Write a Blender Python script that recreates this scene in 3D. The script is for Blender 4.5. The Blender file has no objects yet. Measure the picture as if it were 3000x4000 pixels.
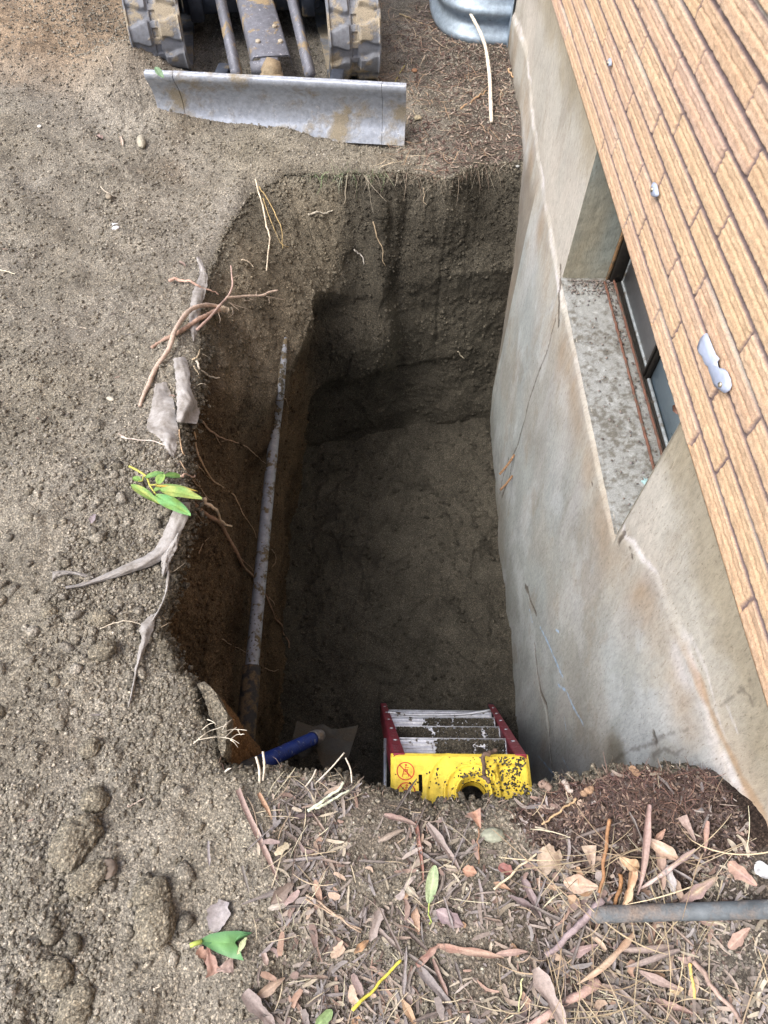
import bpy, bmesh, math, random
import numpy as np
from mathutils import Vector, Matrix

random.seed(7)
RNG = np.random.default_rng(11)
C = bpy.context.scene.collection
R = math.radians

# ------------------------------------------------------------------ camera
CAMH = 1.5
FPX = 2659.0
def _vp(px, py):
    v = np.array([px - 1500.0, -(py - 2000.0), -FPX]); return v / np.linalg.norm(v)
_dn = _vp(1465, 3750)                # where plumb lines meet
_fw = _vp(1530, -2040)               # where the wall's level lines meet
_up = -_dn
_fw = _fw - _up * (_fw @ _up); _fw /= np.linalg.norm(_fw)
_rt = np.cross(_fw, _up)
W2C = np.array([_rt, _fw, _up]).T    # columns: world x, y, z in camera space
C2W = W2C.T
cam_d = bpy.data.cameras.new('camera')
cam_d.sensor_fit = 'VERTICAL'; cam_d.sensor_height = 36.0; cam_d.sensor_width = 27.0
cam_d.lens = FPX / 4000 * 36
cam_d.clip_start = 0.02; cam_d.clip_end = 500
cam = bpy.data.objects.new('camera', cam_d); C.objects.link(cam)
M = Matrix([list(r) for r in C2W]).to_4x4()
M.translation = Vector((0, 0, CAMH))
cam.matrix_world = M
bpy.context.scene.camera = cam

# ------------------------------------------------------------------ light
SUN_EL, SUN_AZ = 55.0, -118.0        # azimuth: degrees clockwise from +Y (sky convention)
w = bpy.data.worlds.new('World'); bpy.context.scene.world = w; w.use_nodes = True
nt = w.node_tree; bg = nt.nodes['Background']
sky = nt.nodes.new('ShaderNodeTexSky'); sky.sky_type = 'NISHITA'; sky.sun_disc = False
sky.sun_elevation = R(SUN_EL); sky.sun_rotation = R(SUN_AZ)
sky.air_density = 0.7; sky.dust_density = 5.0; sky.ozone_density = 0.6
nt.links.new(sky.outputs[0], bg.inputs[0]); bg.inputs[1].default_value = 0.15
sl = bpy.data.lights.new('sun', 'SUN'); sl.energy = 1.5; sl.angle = R(40); sl.color = (1.0, 0.98, 0.95)
so = bpy.data.objects.new('sun', sl); C.objects.link(so)
_sd = Vector((math.sin(R(SUN_AZ)) * math.cos(R(SUN_EL)), math.cos(R(SUN_AZ)) * math.cos(R(SUN_EL)), math.sin(R(SUN_EL))))
so.rotation_euler = _sd.to_track_quat('Z', 'Y').to_euler()
vs = bpy.context.scene.view_settings
vs.view_transform = 'Standard'; vs.look = 'None'; vs.exposure = 1.0; vs.gamma = 1.0

# ------------------------------------------------------------------ small maths
def sstep(a, b, x):
    t = np.clip((x - a) / (b - a), 0, 1); return t * t * (3 - 2 * t)
def _hash(ix, iy, iz, seed):
    h = (ix * 374761393 + iy * 668265263 + iz * 2147483647 + seed * 974634777) & 0xFFFFFFFF
    h = ((h ^ (h >> 13)) * 1274126177) & 0xFFFFFFFF
    h = ((h ^ (h >> 16)) * 2246822519) & 0xFFFFFFFF
    return ((h ^ (h >> 15)) & 0xFFFFFF) / float(0xFFFFFF)
def vnoise(x, y, z=None, seed=0):
    """value noise, -1..1"""
    if z is None: z = np.zeros_like(x)
    xi = np.floor(x).astype(np.int64); yi = np.floor(y).astype(np.int64); zi = np.floor(z).astype(np.int64)
    fx = x - xi; fy = y - yi; fz = z - zi
    fx = fx * fx * (3 - 2 * fx); fy = fy * fy * (3 - 2 * fy); fz = fz * fz * (3 - 2 * fz)
    out = 0
    for dx in (0, 1):
        wx = fx if dx else 1 - fx
        for dy in (0, 1):
            wy = fy if dy else 1 - fy
            for dz in (0, 1):
                wz = fz if dz else 1 - fz
                out = out + wx * wy * wz * _hash(xi + dx, yi + dy, zi + dz, seed)
    return out * 2 - 1
def fbm(x, y, z=None, oct=4, seed=0, gain=.5):
    a = 1; s = 0; n = 0; f = 1.0
    for k in range(oct):
        s = s + a * vnoise(x * f, y * f, None if z is None else z * f, seed + k * 17); n += a; a *= gain; f *= 2.03
    return s / n
def worley(x, y, z=None, seed=0):
    """F1, F2 distances"""
    if z is None: z = np.zeros_like(x); zr = (0,)
    else: zr = (-1, 0, 1)
    xi = np.floor(x).astype(np.int64); yi = np.floor(y).astype(np.int64); zi = np.floor(z).astype(np.int64)
    f1 = np.full(x.shape, 9.0); f2 = np.full(x.shape, 9.0); cid = np.zeros(x.shape)
    for dx in (-1, 0, 1):
        for dy in (-1, 0, 1):
            for dz in zr:
                cx = xi + dx; cy = yi + dy; cz = zi + dz
                px = cx + _hash(cx, cy, cz, seed); py = cy + _hash(cx, cy, cz, seed + 5)
                d = (px - x) ** 2 + (py - y) ** 2
                if len(zr) > 1:
                    pz = cz + _hash(cx, cy, cz, seed + 9); d = d + (pz - z) ** 2
                d = np.sqrt(d)
                m = d < f1
                f2 = np.where(m, f1, np.minimum(f2, d)); f1 = np.where(m, d, f1)
                cid = np.where(m, _hash(cx, cy, cz, seed + 21), cid)
    return f1, f2, cid

# ------------------------------------------------------------------ mesh helpers
def mesh_np(name, V, F, mat=None, parent=None, smooth=True, col=None, colname='Col'):
    """V (n,3), F (m,3|4) or list of such arrays -> ONE mesh object"""
    V = np.asarray(V, dtype=np.float32)
    FL = F if isinstance(F, list) else [F]
    FL = [np.asarray(f, dtype=np.int32) for f in FL if len(f)]
    me = bpy.data.meshes.new(name)
    me.vertices.add(len(V)); me.vertices.foreach_set('co', V.ravel())
    tot = np.concatenate([np.full(len(f), f.shape[1], dtype=np.int32) for f in FL])
    idx = np.concatenate([f.ravel() for f in FL])
    st = np.concatenate([[0], np.cumsum(tot)[:-1]]).astype(np.int32)
    me.loops.add(len(idx)); me.loops.foreach_set('vertex_index', idx)
    me.polygons.add(len(tot)); me.polygons.foreach_set('loop_start', st); me.polygons.foreach_set('loop_total', tot)
    me.update(calc_edges=True)
    if smooth: me.polygons.foreach_set('use_smooth', np.ones(len(tot), dtype=bool))
    if col is not None:
        if not isinstance(col, dict): col = {colname: col}
        for k, c in col.items():
            a = me.color_attributes.new(k, 'FLOAT_COLOR', 'POINT')
            c = np.asarray(c, dtype=np.float32)
            if c.shape[1] == 3: c = np.hstack([c, np.ones((len(c), 1), dtype=np.float32)])
            a.data.foreach_set('color', c.ravel())
    if mat: me.materials.append(mat)
    o = bpy.data.objects.new(name, me); C.objects.link(o)
    if parent: o.parent = parent
    return o
def grid_faces(nu, nv, wrap_u=False, off=0):
    u = np.arange(nu if wrap_u else nu - 1); v = np.arange(nv - 1)
    U, Vv = np.meshgrid(u, v, indexing='ij')
    a = (U * nv + Vv).ravel(); b = (((U + 1) % nu) * nv + Vv).ravel()
    return np.stack([a, b, b + 1, a + 1], 1) + off
class MB:
    """collects shapes into one mesh"""
    def __init__(s): s.V = []; s.Q = []; s.T = []; s.n = 0
    def add(s, V, Q=None, T=None):
        V = np.asarray(V, float)
        if Q is not None and len(Q): s.Q.append(np.asarray(Q) + s.n)
        if T is not None and len(T): s.T.append(np.asarray(T) + s.n)
        s.V.append(V); s.n += len(V)
    def box(s, x0, x1, y0, y1, z0, z1, bev=0.0, rot=None, org=(0, 0, 0)):
        b = bev
        def ring(x0, x1, y0, y1, z):
            if b > 0: return [(x0 + b, y0, z), (x1 - b, y0, z), (x1, y0 + b, z), (x1, y1 - b, z), (x1 - b, y1, z), (x0 + b, y1, z), (x0, y1 - b, z), (x0, y0 + b, z)]
            return [(x0, y0, z), (x1, y0, z), (x1, y1, z), (x0, y1, z)]
        if b > 0:
            rings = [ring(x0 + b, x1 - b, y0 + b, y1 - b, z0), ring(x0, x1, y0, y1, z0 + b), ring(x0, x1, y0, y1, z1 - b), ring(x0 + b, x1 - b, y0 + b, y1 - b, z1)]
        else: rings = [ring(x0, x1, y0, y1, z0), ring(x0, x1, y0, y1, z1)]
        n = len(rings[0]); V = np.array([p for r in rings for p in r], float)
        Q = []
        for k in range(len(rings) - 1):
            for i in range(n): j = (i + 1) % n; Q.append((k * n + i, k * n + j, (k + 1) * n + j, (k + 1) * n + i))
        T = []
        L = (len(rings) - 1) * n
        for i in range(1, n - 1): T.append((0, i + 1, i)); T.append((L, L + i, L + i + 1))
        if rot is not None: V = V @ np.array(rot).T
        V = V + np.array(org)
        s.add(V, Q, T)
    def tube(s, pts, r, n=8, cap=True, rough=0.0, seed=0, flat=1.0):
        pts = np.asarray(pts, float); m = len(pts)
        r = np.broadcast_to(np.asarray(r, float), (m,))
        T_ = np.gradient(pts, axis=0); T_ /= np.linalg.norm(T_, axis=1)[:, None] + 1e-9
        up = np.array([0, 0, 1.0]) if abs(T_[0][2]) < .9 else np.array([1.0, 0, 0])
        V = []; a = np.arange(n) / n * 2 * math.pi
        rg = np.random.default_rng(seed)
        for i in range(m):
            sd = np.cross(T_[i], up); sd /= np.linalg.norm(sd) + 1e-9
            up = np.cross(sd, T_[i])
            rr = r[i] * (1 + rough * rg.uniform(-1, 1, n))
            V.append(pts[i] + np.outer(np.cos(a) * rr, sd) + np.outer(np.sin(a) * rr * flat, up))
        V = np.concatenate(V)
        i, j = np.meshgrid(np.arange(m - 1), np.arange(n), indexing='ij'); i = i.ravel(); j = j.ravel(); k = (j + 1) % n
        Q = np.stack([i * n + j, i * n + k, (i + 1) * n + k, (i + 1) * n + j], 1)
        Tt = []
        if cap:
            for q in range(1, n - 1): Tt.append((0, q + 1, q)); b = (m - 1) * n; Tt.append((b, b + q, b + q + 1))
        s.add(V, Q, Tt)
    def lathe(s, prof, org, axis, n=24):
        """prof: (dist along axis, radius)"""
        axis = np.array(axis, float); axis /= np.linalg.norm(axis)
        pts = [np.array(org) + axis * p[0] for p in prof]
        a = np.arange(n) / n * 2 * math.pi
        t = np.array([0, 0, 1.0]) if abs(axis[2]) < .9 else np.array([1.0, 0, 0])
        sd = np.cross(axis, t); sd /= np.linalg.norm(sd); up = np.cross(sd, axis)
        V = np.concatenate([pts[i] + np.outer(np.cos(a) * prof[i][1], sd) + np.outer(np.sin(a) * prof[i][1], up) for i in range(len(prof))])
        m = len(prof); i, j = np.meshgrid(np.arange(m - 1), np.arange(n), indexing='ij'); i = i.ravel(); j = j.ravel(); k = (j + 1) % n
        s.add(V, np.stack([i * n + j, i * n + k, (i + 1) * n + k, (i + 1) * n + j], 1))
    def build(s, name, mat, parent=None, smooth=False, jit=0.0):
        V = np.concatenate(s.V); F = []
        if s.Q: F.append(np.concatenate(s.Q))
        if s.T: F.append(np.concatenate(s.T))
        if jit: V = V + RNG.normal(0, jit, V.shape)
        o = mesh_np(name, V, F, mat, parent, smooth)
        return o
def autosmooth(o, ang=40):
    me = o.data
    bm = bmesh.new(); bm.from_mesh(me)
    for f in bm.faces: f.smooth = True
    for e in bm.edges:
        e.smooth = (len(e.link_faces) != 2) or (e.calc_face_angle(0) < R(ang))
    bmesh.ops.recalc_face_normals(bm, faces=bm.faces)
    bm.to_mesh(me); bm.free(); return o
def tag(o, label=None, cat=None, group=None, kind=None):
    if label: o['label'] = label
    if cat: o['category'] = cat
    if group: o['group'] = group
    if kind: o['kind'] = kind
    return o
def empty(name, loc, rz=0):
    o = bpy.data.objects.new(name, None); C.objects.link(o); o.location = loc; o.rotation_euler = (0, 0, rz)
    o.empty_display_size = .05; return o
def smoothline(P, n=40):
    """Catmull-Rom through points"""
    P = np.asarray(P, float)
    if len(P) < 3: 
        t = np.linspace(0, 1, n)[:, None]; return P[0] * (1 - t) + P[-1] * t
    Q = np.vstack([2 * P[0] - P[1], P, 2 * P[-1] - P[-2]])
    out = []; m = len(P) - 1; k = max(2, n // m)
    for i in range(m):
        p0, p1, p2, p3 = Q[i], Q[i + 1], Q[i + 2], Q[i + 3]
        for t in np.arange(k) / k:
            out.append(.5 * ((2 * p1) + (-p0 + p2) * t + (2 * p0 - 5 * p1 + 4 * p2 - p3) * t * t + (-p0 + 3 * p1 - 3 * p2 + p3) * t ** 3))
    out.append(P[-1]); return np.array(out)

# ------------------------------------------------------------------ materials
def newmat(name):
    m = bpy.data.materials.new(name); m.use_nodes = True
    nt = m.node_tree; b = nt.nodes['Principled BSDF']
    b.inputs['Roughness'].default_value = .9
    b.inputs['Specular IOR Level'].default_value = .3
    return m, nt, b
def N(nt, t, **kw):
    n = nt.nodes.new(t)
    for k, v in kw.items():
        if k in n.inputs: n.inputs[k].default_value = v
        else: setattr(n, k, v)
    return n
def coords(nt, scale=1.0, sc3=None):
    tc = nt.nodes.new('ShaderNodeTexCoord'); mp = nt.nodes.new('ShaderNodeMapping')
    mp.inputs['Scale'].default_value = sc3 or (scale,) * 3
    nt.links.new(tc.outputs['Object'], mp.inputs[0]); return mp.outputs[0]
def noise(nt, vec, scale, detail=4, rough=.6):
    n = N(nt, 'ShaderNodeTexNoise', Scale=scale, Detail=detail, Roughness=rough)
    nt.links.new(vec, n.inputs['Vector']); return n.outputs['Fac']
def ramp(nt, fac, stops):
    r = nt.nodes.new('ShaderNodeValToRGB'); e = r.color_ramp.elements
    while len(e) < len(stops): e.new(.5)
    for i, (p, c) in enumerate(stops):
        e[i].position = p; e[i].color = (c, c, c, 1) if isinstance(c, (int, float)) else (*c, 1)
    nt.links.new(fac, r.inputs[0]); return r.outputs[0]
def mix(nt, fac, a, b, mode='MIX'):
    m = nt.nodes.new('ShaderNodeMix'); m.data_type = 'RGBA'; m.blend_type = mode
    for sock, v in ((m.inputs[0], fac), (m.inputs[6], a), (m.inputs[7], b)):
        if isinstance(v, bpy.types.NodeSocket): nt.links.new(v, sock)
        elif isinstance(v, (int, float)): sock.default_value = v
        else: sock.default_value = (*v, 1)
    return m.outputs[2]
def bump(nt, b, h, strength=.5, dist=.01, prev=None):
    n = nt.nodes.new('ShaderNodeBump'); n.inputs['Strength'].default_value = strength; n.inputs['Distance'].default_value = dist
    nt.links.new(h, n.inputs['Height'])
    if prev: nt.links.new(prev, n.inputs['Normal'])
    nt.links.new(n.outputs[0], b.inputs['Normal']); return n.outputs[0]

def soil_mat():
    m, nt, b = newmat('soil')
    L = nt.links
    v = coords(nt)
    a = nt.nodes.new('ShaderNodeVertexColor'); a.layer_name = 'Col'
    n1 = noise(nt, v, 7, 5, .65); n2 = noise(nt, v, 170, 3, .7); n3 = noise(nt, v, 420, 2, .7)
    c = mix(nt, 1.0, a.outputs[0], ramp(nt, n1, [(.3, .74), (.7, 1.22)]), 'MULTIPLY')
    c = mix(nt, 1.0, c, ramp(nt, n2, [(.28, .42), (.5, .95), (.72, 1.75)]), 'MULTIPLY')
    # pale grit grains and dark specks
    vo = N(nt, 'ShaderNodeTexVoronoi', Scale=330.0); L.new(v, vo.inputs['Vector'])
    sel = ramp(nt, vo.outputs['Color'], [(.70, 0.0), (.78, 1.0)])
    c = mix(nt, mixf(nt, sel, .55), c, mix(nt, 1.0, c, (2.3, 2.2, 2.05), 'MULTIPLY'))
    vo2 = N(nt, 'ShaderNodeTexVoronoi', Scale=190.0); L.new(v, vo2.inputs['Vector'])
    c = mix(nt, 1.0, c, ramp(nt, vo2.outputs['Distance'], [(.0, 1.15), (.75, .72)]), 'MULTIPLY')
    L.new(c, b.inputs['Base Color'])
    b.inputs['Roughness'].default_value = .97; b.inputs['Specular IOR Level'].default_value = .12
    p = bump(nt, b, n2, .9, .006)
    p = bump(nt, b, vo2.outputs['Distance'], .6, .004, p)
    bump(nt, b, n3, .8, .003, p)
    return m
def mixf(nt, f, k):
    m = nt.nodes.new('ShaderNodeMath'); m.operation = 'MULTIPLY'; nt.links.new(f, m.inputs[0]); m.inputs[1].default_value = k
    return m.outputs[0]
SOIL = soil_mat()

_mc = {}
def organic(col, var=.35, scale=90, rough=.75, sheen=0, stretch=None, trans=0.0):
    key = (tuple(col), var, scale, rough, trans)
    if key in _mc: return _mc[key]
    m, nt, b = newmat('organic'); v = coords(nt)
    n1 = noise(nt, v, scale, 5, .7); n2 = noise(nt, v, scale * .22, 3)
    c = mix(nt, 1.0, col, ramp(nt, n1, [(.25, 1 - var), (.75, 1 + var)]), 'MULTIPLY')
    c = mix(nt, 1.0, c, ramp(nt, n2, [(.3, .75), (.7, 1.25)]), 'MULTIPLY')
    nt.links.new(c, b.inputs['Base Color']); b.inputs['Roughness'].default_value = rough
    b.inputs['Specular IOR Level'].default_value = .35
    bump(nt, b, n1, .5, .002)
    _mc[key] = m; return m
def vcol_mat(name, rough=.8, var=.3, scale=150):
    m, nt, b = newmat(name); v = coords(nt)
    a = nt.nodes.new('ShaderNodeVertexColor'); a.layer_name = 'Col'
    n1 = noise(nt, v, scale, 4, .7)
    c = mix(nt, 1.0, a.outputs[0], ramp(nt, n1, [(.25, 1 - var), (.75, 1 + var)]), 'MULTIPLY')
    nt.links.new(c, b.inputs['Base Color']); b.inputs['Roughness'].default_value = rough
    b.inputs['Specular IOR Level'].default_value = .3
    bump(nt, b, n1, .4, .002); return m
def metal(name, col, metallic=.6, rough=.5, mud=(.17, .135, .09), mudlo=.52, mudhi=.62, mscale=9, chips=None, attr=False):
    """painted or bare metal with soil stuck on it"""
    m, nt, b = newmat(name); v = coords(nt)
    n0 = noise(nt, v, 40, 6, .7); n1 = noise(nt, v, mscale, 6, .65); n2 = noise(nt, v, 260, 3, .7)
    c = mix(nt, 1.0, col, ramp(nt, n0, [(.3, .72), (.7, 1.25)]), 'MULTIPLY')
    if chips: c = mix(nt, ramp(nt, noise(nt, v, 55, 5, .8), [(.60, 0.0), (.64, 1.0)]), c, chips)
    mk = ramp(nt, n1, [(mudlo, 0.0), (mudhi, 1.0)])
    mc = mix(nt, 1.0, mud, ramp(nt, n2, [(.3, .6), (.7, 1.4)]), 'MULTIPLY')
    c = mix(nt, mk, c, mc); nt.links.new(c, b.inputs['Base Color'])
    inv = nt.nodes.new('ShaderNodeMath'); inv.operation = 'MULTIPLY_ADD'; nt.links.new(mk, inv.inputs[0]); inv.inputs[1].default_value = -metallic; inv.inputs[2].default_value = metallic
    nt.links.new(inv.outputs[0], b.inputs['Metallic'])
    rr = nt.nodes.new('ShaderNodeMath'); rr.operation = 'MULTIPLY_ADD'; nt.links.new(mk, rr.inputs[0]); rr.inputs[1].default_value = .95 - rough; rr.inputs[2].default_value = rough
    nt.links.new(rr.outputs[0], b.inputs['Roughness'])
    s = nt.nodes.new('ShaderNodeMath'); s.operation = 'MULTIPLY_ADD'; nt.links.new(mk, s.inputs[0]); s.inputs[1].default_value = 1.0
    nt.links.new(mixf(nt, n2, .35), s.inputs[2])
    bump(nt, b, s.outputs[0], .5, .006)
    return m

# ------------------------------------------------------------------ ground shape
XW = 0.69
def Gbase(x, y):
    z = -.27 * sstep(.7, 3.1, y) + .03 * sstep(3.4, 4.6, y)
    z = z + .16 * sstep(-.75, -2.2, x) * sstep(.3, 2.4, y)
    z = z + .08 * np.exp(-(((x - .58) / .20) ** 2 + ((y - .30) / .16) ** 2))
    z = z + .21 * np.exp(-((x - .74) / .10) ** 2) * sstep(.36, .20, y)
    z = z + .035 * np.exp(-(((x + .0) / .35) ** 2 + ((y - .16) / .15) ** 2))
    z = z - .05 * np.exp(-(((x - .55) / .2) ** 2 + ((y - 3.25) / .3) ** 2))
    return z
def ray(px, py):
    d = np.array([px - 1500.0, -(py - 2000.0), -FPX]); d = C2W @ d; return d / np.linalg.norm(d)
O = np.array([0, 0, CAMH])
def Pz(px, py, z):
    d = ray(px, py); return O + d * ((z - CAMH) / d[2])
def Px(px, py, x):
    d = ray(px, py); return O + d * (x / d[0])
def Py(px, py, y):
    d = ray(px, py); return O + d * (y / d[1])
def PG(px, py):
    z = 0.
    for _ in range(12):
        p = Pz(px, py, z); z = float(Gbase(p[0], p[1]))
    return p

# rim of the hole, its middle and its foot, corresponding points
ZF = -1.82
def rp(px, py): p = PG(px, py); return (p[0], p[1])
CTRL = [  # top (x,y), mid (x,y,z), bottom (x,y)
 (rp(1530, 3112), (.02, .19, -.6), (.02, .15)),
 (rp(1330, 3042), (-.10, .20, -.6), (-.10, .15)),
 (rp(1150, 3010), (-.25, .22, -.6), (-.25, .18)),
 (rp(850, 2990), (-.44, .26, -.6), (-.46, .2)),
 (rp(800, 2830), (-.48, .42, -.6), (-.47, .42)),
 (rp(730, 2690), (-.51, .53, -.6), (-.473, .53)),
 (rp(655, 2560), (-.52, .62, -.6), (-.476, .62)),
 (rp(612, 2440), (-.53, .72, -.6), (-.48, .72)),
 (rp(650, 2290), (-.53, .90, -.6), (-.485, .9)),
 (rp(668, 2130), (-.53, 1.05, -.6), (-.49, 1.05)),
 (rp(735, 1985), (-.53, 1.2, -.6), (-.495, 1.2)),
 (rp(698, 1790), (-.545, 1.36, -.6), (-.50, 1.36)),
 (rp(700, 1650), (-.55, 1.5, -.6), (-.505, 1.5)),
 (rp(752, 1530), (-.55, 1.68, -.58), (-.51, 1.66)),
 (rp(772, 1350), (-.46, 1.86, -.55), (-.515, 1.85)),
 (rp(790, 1120), (-.40, 2.08, -.56), (-.52, 2.08)),
 (rp(872, 900), (-.33, 2.32, -.52), (-.50, 2.35)),
 (rp(980, 745), (-.32, 2.52, -.52), (-.48, 2.58)),
 (rp(1110, 672), (-.28, 2.60, -.58), (-.42, 2.64)),
 (rp(1250, 668), (-.19, 2.70, -.68), (-.34, 2.68)),
 (rp(1400, 662), (-.03, 2.80, -.75), (-.18, 2.71)),
 (rp(1560, 655), (.12, 2.88, -.75), (.05, 2.76)),
 (rp(1760, 672), (.32, 2.94, -.75), (.3, 2.8)),
 (rp(1900, 622), (.5, 2.98, -.75), (.5, 2.82)),
 (rp(2040, 606), (.68, 3.05, -.75), (.68, 2.84)),
 ((.80, 3.2), (.80, 3.0, -.75), (.80, 2.84)),
 ((.80, 2.2), (.80, 2.2, -.75), (.80, 2.2)),
 ((.80, .9), (.80, .9, -.75), (.80, .9)),
 ((.80, .36), (.80, .25, -.6), (.80, .15)),
 (rp(2700, 2995), (.62, .22, -.6), (.6, .15)),
 (rp(2420, 3010), (.46, .21, -.6), (.48, .15)),
 (rp(2180, 3085), (.34, .20, -.6), (.36, .15)),
 (rp(1960, 3132), (.23, .18, -.6), (.25, .15)),
 (rp(1750, 3138), (.12, .18, -.6), (.15, .15)),
]
nseg = 26
def closed_line(P, k=nseg, lin=.6):
    P = np.asarray(P, float); n = len(P); out = []
    for i in range(n):
        p0, p1, p2, p3 = P[i - 1], P[i], P[(i + 1) % n], P[(i + 2) % n]
        for t in np.arange(k) / k:
            cr = .5 * ((2 * p1) + (-p0 + p2) * t + (2 * p0 - 5 * p1 + 4 * p2 - p3) * t * t + (-p0 + 3 * p1 - 3 * p2 + p3) * t ** 3)
            out.append(cr * (1 - lin) + lin * (p1 * (1 - t) + p2 * t))
    return np.array(out)
TOP = closed_line([c[0] for c in CTRL]); MID = closed_line([c[1] for c in CTRL]); BOT = closed_line([c[2] for c in CTRL])
NS = len(TOP)
_s = np.arange(NS)
# ragged rim
nrm = np.roll(TOP, -1, 0) - np.roll(TOP, 1, 0); nrm = np.stack([nrm[:, 1], -nrm[:, 0]], 1); nrm /= np.linalg.norm(nrm, axis=1)[:, None]
_cen = np.array([.1, 1.5])
_sg = np.sign(((TOP - _cen) * nrm).sum(1)); 
jit = fbm(TOP[:, 0] * 16, TOP[:, 1] * 16, oct=4, seed=3, gain=.65) * .020
jit *= (TOP[:, 0] < .66)
TOPJ = TOP + nrm * jit[:, None]
def seg_dist(P, poly):
    """signed distance (negative inside) and nearest point, chunked"""
    A = poly; B = np.roll(poly, -1, 0); D = B - A; L2 = (D ** 2).sum(1) + 1e-12
    best = np.full(len(P), 1e9); near = np.zeros_like(P); inside = np.zeros(len(P), bool); idx = np.zeros(len(P), int)
    for i in range(len(A)):
        t = np.clip(((P - A[i]) @ D[i]) / L2[i], 0, 1)
        q = A[i] + t[:, None] * D[i]; d = ((P - q) ** 2).sum(1)
        m = d < best; best[m] = d[m]; near[m] = q[m]; idx[m] = i
        c = ((A[i, 1] > P[:, 1]) != (B[i, 1] > P[:, 1]))
        if c.any():
            xs = (B[i, 0] - A[i, 0]) * (P[:, 1] - A[i, 1]) / (B[i, 1] - A[i, 1] + 1e-15) + A[i, 0]
            inside ^= (c & (P[:, 0] < xs))
    d = np.sqrt(best); return np.where(inside, -d, d), near, idx

def axis(parts):
    out = []
    for a, b, st in parts: out.append(np.arange(a, b, st))
    out.append([parts[-1][1]]); return np.concatenate(out)
gx = axis([(-40, -6, 2.0), (-6, -2.7, .12), (-2.7, -1.35, .011), (-1.35, .80, .0045), (.80, 1.2, .05), (1.2, 40, 4.0)])
gy = axis([(-40, -3, 2.0), (-3, -.3, .06), (-.3, .75, .0036), (.75, 2.0, .0058), (2.0, 3.6, .0078), (3.6, 5.4, .012), (5.4, 8, .15), (8, 60, 4)])
GX, GY = np.meshgrid(gx, gy, indexing='ij')
x = GX.ravel(); y = GY.ravel()
fine = (x > -2.8) & (x < .9) & (y > -.35) & (y < 5.5)
sd = np.full(len(x), 5.0); near = np.zeros((len(x), 2))
near_m = (x > -1.1) & (x < 1.1) & (y > -.05) & (y < 3.6)
_a, _b, _c = seg_dist(np.stack([x[near_m], y[near_m]], 1), TOPJ[::2]); sd[near_m] = _a; near[near_m] = _b
z = Gbase(x, y)
fx, fy, fs = x[fine], y[fine], sd[fine]
def mound_mask(x, y): return sstep(1.25, .8, ((x - .53) / .22) ** 2 + ((y - .245) / .115) ** 2 + .5 * fbm(x * 12, y * 12, oct=3, seed=76)) * (y < 1)
def litter_mask(x, y):
    """how much bark mulch and leaf litter covers the soil (0..1)"""
    n = fbm(x * 6, y * 6, oct=3, seed=40) * .5
    a = sstep(-.24, -.10, x + n * .10) * sstep(.50, .30, y + n * .1)
    a = a * (1 - .93 * np.exp(-(((x - .25) / .085) ** 2 + ((y - .205) / .085) ** 2) ** 1.5))
    a = a * (1 - .8 * np.exp(-(((x - .04) / .13) ** 2 + ((y - .02) / .035) ** 2)))
    b = sstep(.0, .25, x + n * .2) * sstep(2.9, 3.3, y + n * .2) * .8
    return np.clip(a + b, 0, 1)
lm = litter_mask(fx, fy)
packed = sstep(-.52, -.40, fx) * sstep(.38, .25, fy) * sstep(.12, -.12, fx)        # smoother trodden patch left of the litter
rough_k = (1 - .55 * packed) * np.clip(.62 + 1.3 * fbm(fx * 1.7 + 3, fy * 1.7, oct=3, seed=33), .22, 1.15)
dz = fbm(fx * 2.2, fy * 2.2, oct=4, seed=1) * .045
w1, w2, cid = worley(fx * 17, fy * 17, seed=2)
dz += (np.clip(.62 - w1, 0, 1) ** 1.0) * .014 * np.clip(cid * 2.2 - 1.0, 0, 1) * rough_k
w1, w2, cid = worley(fx * 42 + fbm(fx * 30, fy * 30, oct=2, seed=8) * .5, fy * 42, seed=12)
dz += np.clip(.65 - w1, 0, 1) * .0095 * np.clip(cid * 1.8 - .5, 0, 1) * rough_k
w1, w2, cid = worley(fx * 120 + fbm(fx * 60, fy * 60, oct=2, seed=23), fy * 120, seed=22)
dz += np.clip(.7 - w1, 0, 1) * .0095 * cid * (rough_k * .8 + .2)
dz += fbm(fx * 55, fy * 55, oct=4, seed=31, gain=.75) * .0085 * rough_k
dz += fbm(fx * 12, fy * 12, oct=4, seed=37) * .014
# old wheel and bucket furrows upper left
fur = np.sin((fx * .8 + fy * .55 + fbm(fx * 2, fy * 2, seed=50) * .25) * 13); dz += fur * .012 * sstep(-.9, -1.4, fx) * sstep(1.8, 2.6, fy)
# soil heap pushed over the left end of the blade and behind it
dz += .045 * np.exp(-(((fx + 1.05) / .28) ** 2 + ((fy - 3.22) / .17) ** 2)) + .10 * np.exp(-(((fx + .75) / .30) ** 2 + ((fy - 3.62) / .16) ** 2)) + .16 * np.exp(-(((fx + 1.25) / .22) ** 2 + ((fy - 3.72) / .25) ** 2))
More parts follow.
